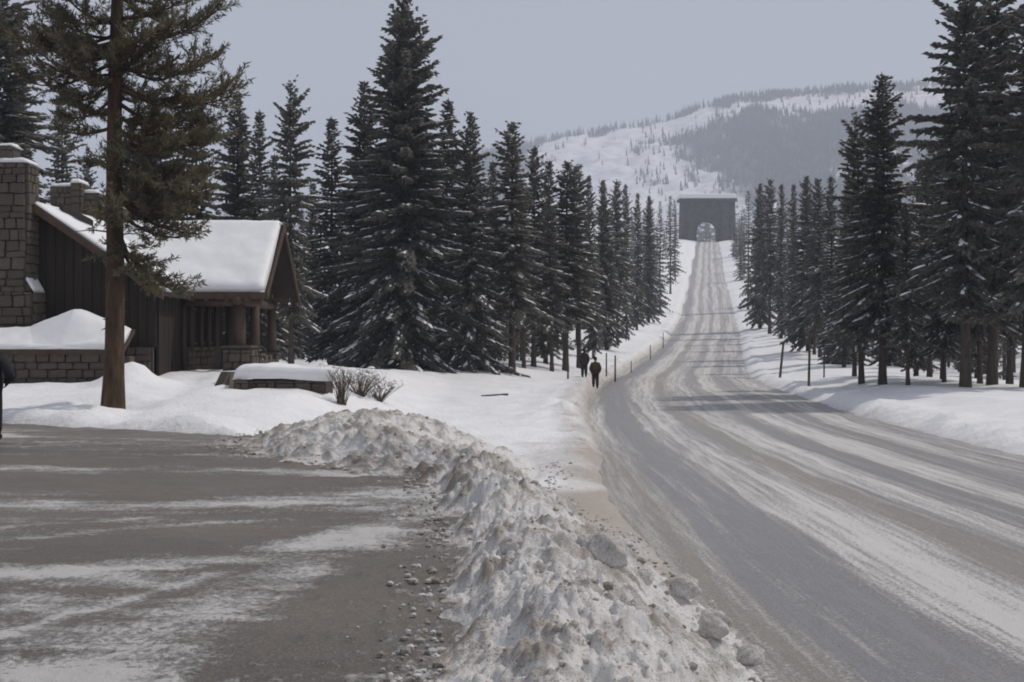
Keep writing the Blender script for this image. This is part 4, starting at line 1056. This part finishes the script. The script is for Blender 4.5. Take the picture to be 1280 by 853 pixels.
# ------------------------------------------------------------------ arch on the crest
def arch():
    Y0 = 503.0; x0 = (884.3 - 640) / 1400 * Y0; z0 = float(zr(Y0)) - .6; Hh = 1.75 + (426.5 - 249) / 1400 * Y0 - z0
    t = empty('stone_arch', (x0, Y0, z0)); W2, D = 12.2, 6.0; ow, spring = 4.8, 5.2
    pts = [(-W2, 0), (-ow, 0)] + [(-ow * math.cos(a), spring + ow * math.sin(a)) for a in np.linspace(0, math.pi, 25)] + [(ow, 0), (W2, 0), (W2 - .5, Hh), (-W2 + .5, Hh)]
    bm = bmesh.new()
    fr = [bm.verts.new((x, 0, z)) for x, z in pts]; bk = [bm.verts.new((x, D, z)) for x, z in pts]; n = len(pts)
    f1 = bm.faces.new(fr); f2 = bm.faces.new(bk[::-1])
    for i in range(n): bm.faces.new([fr[i], bk[i], bk[(i + 1) % n], fr[(i + 1) % n]])
    bmesh.ops.recalc_face_normals(bm, faces=bm.faces); bmesh.ops.triangulate(bm, faces=[f1, f2])
    me = bpy.data.meshes.new('arch_body'); bm.to_mesh(me); bm.free(); me.materials.append(ARCHM); link('arch_body', me, t)
    for s in (-1, 1):
        b = MB().poly([(s * 6.1, -2.4, -1), (s * 9.3, -2.4, -1), (s * 9.1, -.5, Hh - 2.2), (s * 6.3, -.5, Hh - 2.2)], (0, 2.8, 0)).done('buttress', ARCHM, t)
        b = MB().poly([(s * 10.6, -.7, -1), (s * 12.9, -.7, -1), (s * 12.3, -.4, Hh - .8), (s * 10.8, -.4, Hh - .8)], (0, 1.1, 0)).done('buttress', ARCHM, t)
    for k in range(13):                                           # ring stones
        a = math.pi * (k + .5) / 13; c = Vector((-(ow + .55) * math.cos(a), -.25, spring + (ow + .55) * math.sin(a)))
        MB().box(-.55, .55, -.3, .3, -.6, .6, Matrix.Translation(c) @ Matrix.Rotation(a - math.pi / 2, 4, 'Y'), .06).done('voussoir', ARCHM, t)
    MB().box(-W2 - .6, W2 + .6, -2.2, D + .6, Hh - .9, Hh + .1).done('cornice', ARCHM, t)
    MB().box(-5.6, 5.6, -.25, .1, 12.6, 15.0, bev=.05).done('tablet', ARCHM, t)
    o = snow_slab(lambda a, b: Vector((lerp(-W2 - .7, W2 + .7, a), lerp(-2.3, D + .8, b), Hh + .1)), 60, 30, 2.1, 571, 'snow_cap', t)
    tag(t, 'dark stone memorial arch with snow on top where the road crests', 'arch')
arch()
# small snow ridge across the mouth under the arch
# ------------------------------------------------------------------ posts
def post(px, ptop, pbase, Y, r, lab, grp, lean=0):
    x = spot(px, Y); z = G(x, Y); h = (pbase - ptop) / 1400 * Y
    t = empty('marker_post', (x, Y, z)); t.rotation_euler = (0, lean, 0)
    MB().cyl((0, 0, -.4), (0, 0, h), r, 8, r * .85).done('pole', POSTM, t, True)
    MB().cyl((0, 0, h), (0, 0, h + .05), r * 1.05, 8, r * .7).done('cap', POSTM, t, True)
    tag(t, lab, 'post', grp)
gL, gR = 'marker posts left of the road', 'marker posts right of the road'
post(758, 420, 449, 78, .055, 'thin grey marker post just right of the walkers', gL)
post(769, 417, 453, 74, .06, 'taller of the two marker posts right of the walkers', gL)
post(789, 418, 435, 92, .04, 'thin pale marker post third along the left verge', gL)
post(813, 408, 428, 112, .05, 'marker post near the bend of the left verge', gL)
post(829, 404, 425, 135, .05, 'farthest marker post on the left verge', gL)
post(710, 470, 481, 62, .06, 'short stubby post in the snow left of the walkers', gL)
post(975, 438, 481, 72, .085, 'leaning dark marker post nearest the right road edge', gR, .10)
post(1011, 430, 490, 58, .07, 'tallest dark marker post on the right verge', gR, .02)
post(1030, 436, 478, 66, .05, 'thin marker post in front of the right hand wood', gR, .01)

# ------------------------------------------------------------------ shrubs and log
def bush(px, Y, h, n, seed, lab, spread=.5, snow=0):
    rs_ = np.random.RandomState(seed); x = spot(px, Y); z = G(x, Y); t = empty('bare_shrub', (x, Y, z - .05)); paths = []; tips = []
    for k in range(n):
        a = rs_.rand() * 6.28; l = h * rs_.uniform(.5, 1.05); sp = spread * rs_.rand() ** .7
        P_ = np.array([[.08 * math.cos(a), .08 * math.sin(a), 0], [sp * .5 * math.cos(a), sp * .5 * math.sin(a), l * .55], [sp * math.cos(a), sp * math.sin(a), l]]) + rs_.randn(3, 3) * .02
        paths.append((P_, np.array([.012, .009, .003])))
        for q in range(3):
            f = rs_.uniform(.4, .9); p = P_[1] + (P_[2] - P_[1]) * f; e_ = p + np.array([rs_.randn() * .12, rs_.randn() * .12, rs_.uniform(.08, .25)]); paths.append((np.stack([p, (p + e_) / 2, e_]), np.array([.006, .005, .002]))); tips.append(e_)
    v_, q_ = tubes(paths, 3); link('twigs', np_mesh('twigs', v_, q_, mats=[TWIG]), t)
    if snow:
        p = np.array([tips[i] for i in rs_.choice(len(tips), snow)]); n_ = len(p)
        sv, sq, st = domes(p, unit(rs_.randn(n_, 3) * [1, 1, .1]), .06 + .08 * rs_.rand(n_), .05 + .05 * rs_.rand(n_), np.full(n_, .05), rs_); tag(link('snow_load', np_mesh('snow_load', sv, sq, st, [SNOW], smooth=True), t), kind='stuff')
    tag(t, lab, 'shrub', 'bare shrubs between wall and mound')
bush(427, 29.5, 1.0, 46, 1, 'bare brown twiggy shrub at the right end of the terrace wall', .5)
bush(450, 33.5, .75, 60, 2, 'low snowy shrub behind the twiggy shrub', .9, 30)
bush(473, 34.5, .6, 50, 3, 'low shrub with snow on its twigs nearest the largest spruce', .9, 26)
bush(405, 32.5, .55, 30, 4, 'small shrub poking from snow behind the terrace wall', .6, 12)
x = spot(620, 46); lg = MB().cyl((x - .6, 46, G(x - .6, 46) - .06), (x + .5, 46.1, G(x + .5, 46.1) + .03), .08, 10, .06).done('fallen_log', BARK, None, True)
tag(lg, 'short dark log half buried in snow below the spruces', 'log')

# ------------------------------------------------------------------ people
def cloth(name, c, c2=None): return simple(name, c, c2 or tuple(x * .7 for x in c), 14, .9, .1, .3, .01)
SKIN = simple('skin', (.45, .27, .2), (.4, .24, .18), 20, .6)
def skinned(name, chains, mat, parent, sub=1):
    """one continuous skin-grown surface from joint chains [(points, radii)], first chain holds the root"""
    bm = bmesh.new(); lay = bm.verts.layers.skin.verify(); made = {}
    for pts, rad in chains:
        prev = None
        for p, r in zip(pts, rad):
            key = tuple(round(c, 4) for c in p)
            if key not in made:
                v_ = bm.verts.new(p); r = r if isinstance(r, tuple) else (r, r); v_[lay].radius = r; made[key] = v_
                if len(made) == 1: v_[lay].use_root = True
            if prev is not None and prev is not made[key] and not bm.edges.get((prev, made[key])): bm.edges.new((prev, made[key]))
            prev = made[key]
    me = bpy.data.meshes.new(name); bm.to_mesh(me); bm.free(); me.materials.append(mat)
    o = link(name, me, parent); sk = o.modifiers.new('skin', 'SKIN'); sk.use_smooth_shade = True
    sb = o.modifiers.new('sub', 'SUBSURF'); sb.levels = sub; sb.render_levels = sub
    return o
def ellipsoid(name, c, r, mat, parent, seg=16):
    bm = bmesh.new(); bmesh.ops.create_uvsphere(bm, u_segments=seg, v_segments=seg // 2 + 2, radius=1)
    for v_ in bm.verts: v_.co = Vector((c[0] + v_.co.x * r[0], c[1] + v_.co.y * r[1], c[2] + v_.co.z * r[2]))
    me = bpy.data.meshes.new(name); bm.to_mesh(me); bm.free(); me.materials.append(mat); me.polygons.foreach_set('use_smooth', [True] * len(me.polygons)); return link(name, me, parent)
def person(loc, rz, lab, coat, trous, hat, stride, arms, hem=.82, pack=None, scarf=None):
    """faces +Y. arms: (elbow, hand) per side"""
    t = empty('person', loc, rz)
    hip, chest, neck = (0, 0, .95), (0, .0, 1.32), (0, .01, 1.50)
    ft = {}; legs = []
    for s in (-1, 1):
        k = stride * s; kn = (s * .105, .10 * k + .03, .50); an = (s * .11, .22 * k, .10 + (.06 if k < 0 else 0)); ft[s] = an
        legs.append(([hip, (s * .095, 0, .88), kn, an], [.13, .10, .07, .05]))
    arm_ch = []
    for s in (-1, 1):
        el, ha = arms[s]; arm_ch.append(([chest, (s * .19, 0, 1.42), el, ha], [.15, .075, .055, .04]))
    skinned('body', [([hip, (0, 0, 1.12), chest, neck, (0, .02, 1.58)], [(.15, .11), (.14, .10), (.16, .11), .055, .055])] + legs + arm_ch, SKIN, t)
    ellipsoid('head', (0, .02, 1.665), (.076, .095, .115), SKIN, t)
    f = MB().cyl((0, .105, 1.655), (0, .135, 1.640), .018, 6, .010)
    f.done('nose', SKIN, t, True)
    for s in (-1, 1):
        ellipsoid('eye', (s * .03, .105, 1.675), (.012, .008, .008), GLASS, t, 8); ellipsoid('ear', (s * .078, .015, 1.655), (.012, .025, .035), SKIN, t, 8)
    ellipsoid('mouth', (0, .105, 1.605), (.025, .008, .008), cloth('lips', (.35, .15, .13)), t, 8)
    ellipsoid('hair', (0, -.018, 1.645), (.084, .090, .105), hat, t)
    ellipsoid('hat', (0, .005, 1.715), (.092, .108, .10), hat, t)
    skinned('trousers', [(p, [r + .035 if i else .15 for i, r in enumerate(rr)]) for p, rr in legs], trous, t)
    sk_ = [(0, .0, hem), (0, 0, .98), (0, 0, 1.15), (0, 0, 1.33), (0, .0, 1.45), (0, .015, 1.535)]
    skinned('coat', [(sk_, [(.245, .20), (.235, .185), (.225, .175), (.23, .17), (.175, .135), (.09, .09)])] +
            [([(0, 0, 1.33), (s * .2, 0, 1.40), arms[s][0], arms[s][1]], [.2, .115, .095, .075]) for s in (-1, 1)], coat, t)
    for s in (-1, 1):
        el, ha = Vector(arms[s][0]), Vector(arms[s][1]); d = (ha - el).normalized(); side = Vector((0, 1, 0)) - d * d.y; side.normalize()
        b = []
        wrist = ha - d * .01; palm = ha + d * .075
        b.append(([wrist, palm], [.034, .034]))
        for q, (of, ln) in enumerate(((.030, .070), (.010, .085), (-.010, .078), (-.030, .060))):
            k0 = palm + side * of; b.append(([palm, k0 + d * .015, k0 + d * (ln * .55) , k0 + d * ln - Vector((s * .02, 0, 0))], [.034, .012, .011, .009]))
        b.append(([wrist, wrist + side * .05 + d * .035, wrist + side * .062 + d * .085], [.034, .014, .011]))
        skinned('glove', b, hat, t)
        an = ft[s]; bo = MB().box(an[0] - .05, an[0] + .05, an[1] - .09, an[1] + .19, an[2] - .10, an[2] + .0, bev=.03).cyl((an[0], an[1], an[2] - .03), (an[0], an[1] - .005, an[2] + .16), .062, 10, .066).done('boot', cloth('boot_leather', (.03, .025, .022)), t)
    if pack: MB().box(-.14, .14, -.27, -.13, 1.05, 1.44, bev=.05).done('rucksack', pack, t)
    if scarf: MB().cyl((0, .01, 1.49), (0, .015, 1.56), .095, 14, .085).done('scarf', scarf, t, True)
    tag(t, lab, 'person', 'people in the scene'); return t
dk = cloth('dark_brown_coat', (.055, .045, .042)); ol = cloth('olive_brown_coat', (.075, .055, .035)); nv = cloth('dark_trousers', (.032, .033, .042)); br_ = cloth('brown_trousers', (.05, .042, .034))
bk_ = cloth('black_cap', (.03, .028, .028)); dn = cloth('near_black_jacket', (.035, .036, .042))
hang = {-1: ((-.25, -.03, 1.13), (-.22, .03, .93)), 1: ((.25, -.02, 1.13), (.23, .04, .93))}
pock = {-1: ((-.275, -.05, 1.13), (-.25, .05, .95)), 1: ((.275, -.05, 1.13), (.25, .05, .95))}
Yw = 66.5; x = spot(730.3, Yw + 1.0)
person((x, Yw + 1.0, max(G(x, Yw + 1.0), float(zr(Yw)) + .30)), -.12, 'walker in a long dark coat on the left, seen from behind', dk, nv, bk_, -.5, hang, .72, scarf=dk)
Yw = 64.0; x = spot(744.2, Yw)
person((x, Yw, max(G(x, Yw), float(zr(Yw))) - .01), -.1, 'walker in an olive brown jacket on the right, seen from behind at the road edge', ol, br_, bk_, .25, pock, .84, pack=cloth('tan_rucksack', (.10, .065, .035)))
x = spot(-14, 19.0)
person((x, 19.0, .06), R(12), 'person in a dark jacket cut off by the left edge of the lot', dn, nv, bk_, .4, {-1: ((-.30, -.10, 1.14), (-.24, .10, .98)), 1: ((.36, -.08, 1.12), (.27, .10, .98))}, .62)

# ------------------------------------------------------------------ air
b = MB().box(-2600, 2600, -120, 2600, -30, 620).bm
me = bpy.data.meshes.new('haze'); b.to_mesh(me); b.free()
hm = bpy.data.materials.new('cold_haze'); hm.use_nodes = True; hn = hm.node_tree; hn.nodes.clear()
pv = hn.nodes.new('ShaderNodeVolumePrincipled'); pv.inputs['Color'].default_value = (.80, .87, 1.0, 1); pv.inputs['Density'].default_value = .00044; pv.inputs['Anisotropy'].default_value = 0.1
ho = hn.nodes.new('ShaderNodeOutputMaterial'); hn.links.new(pv.outputs[0], ho.inputs['Volume']); me.materials.append(hm)
tag(link('haze', me), 'thin cold haze in the valley air', kind='stuff')

print('faces', sum(len(m_.polygons) for m_ in bpy.data.meshes))
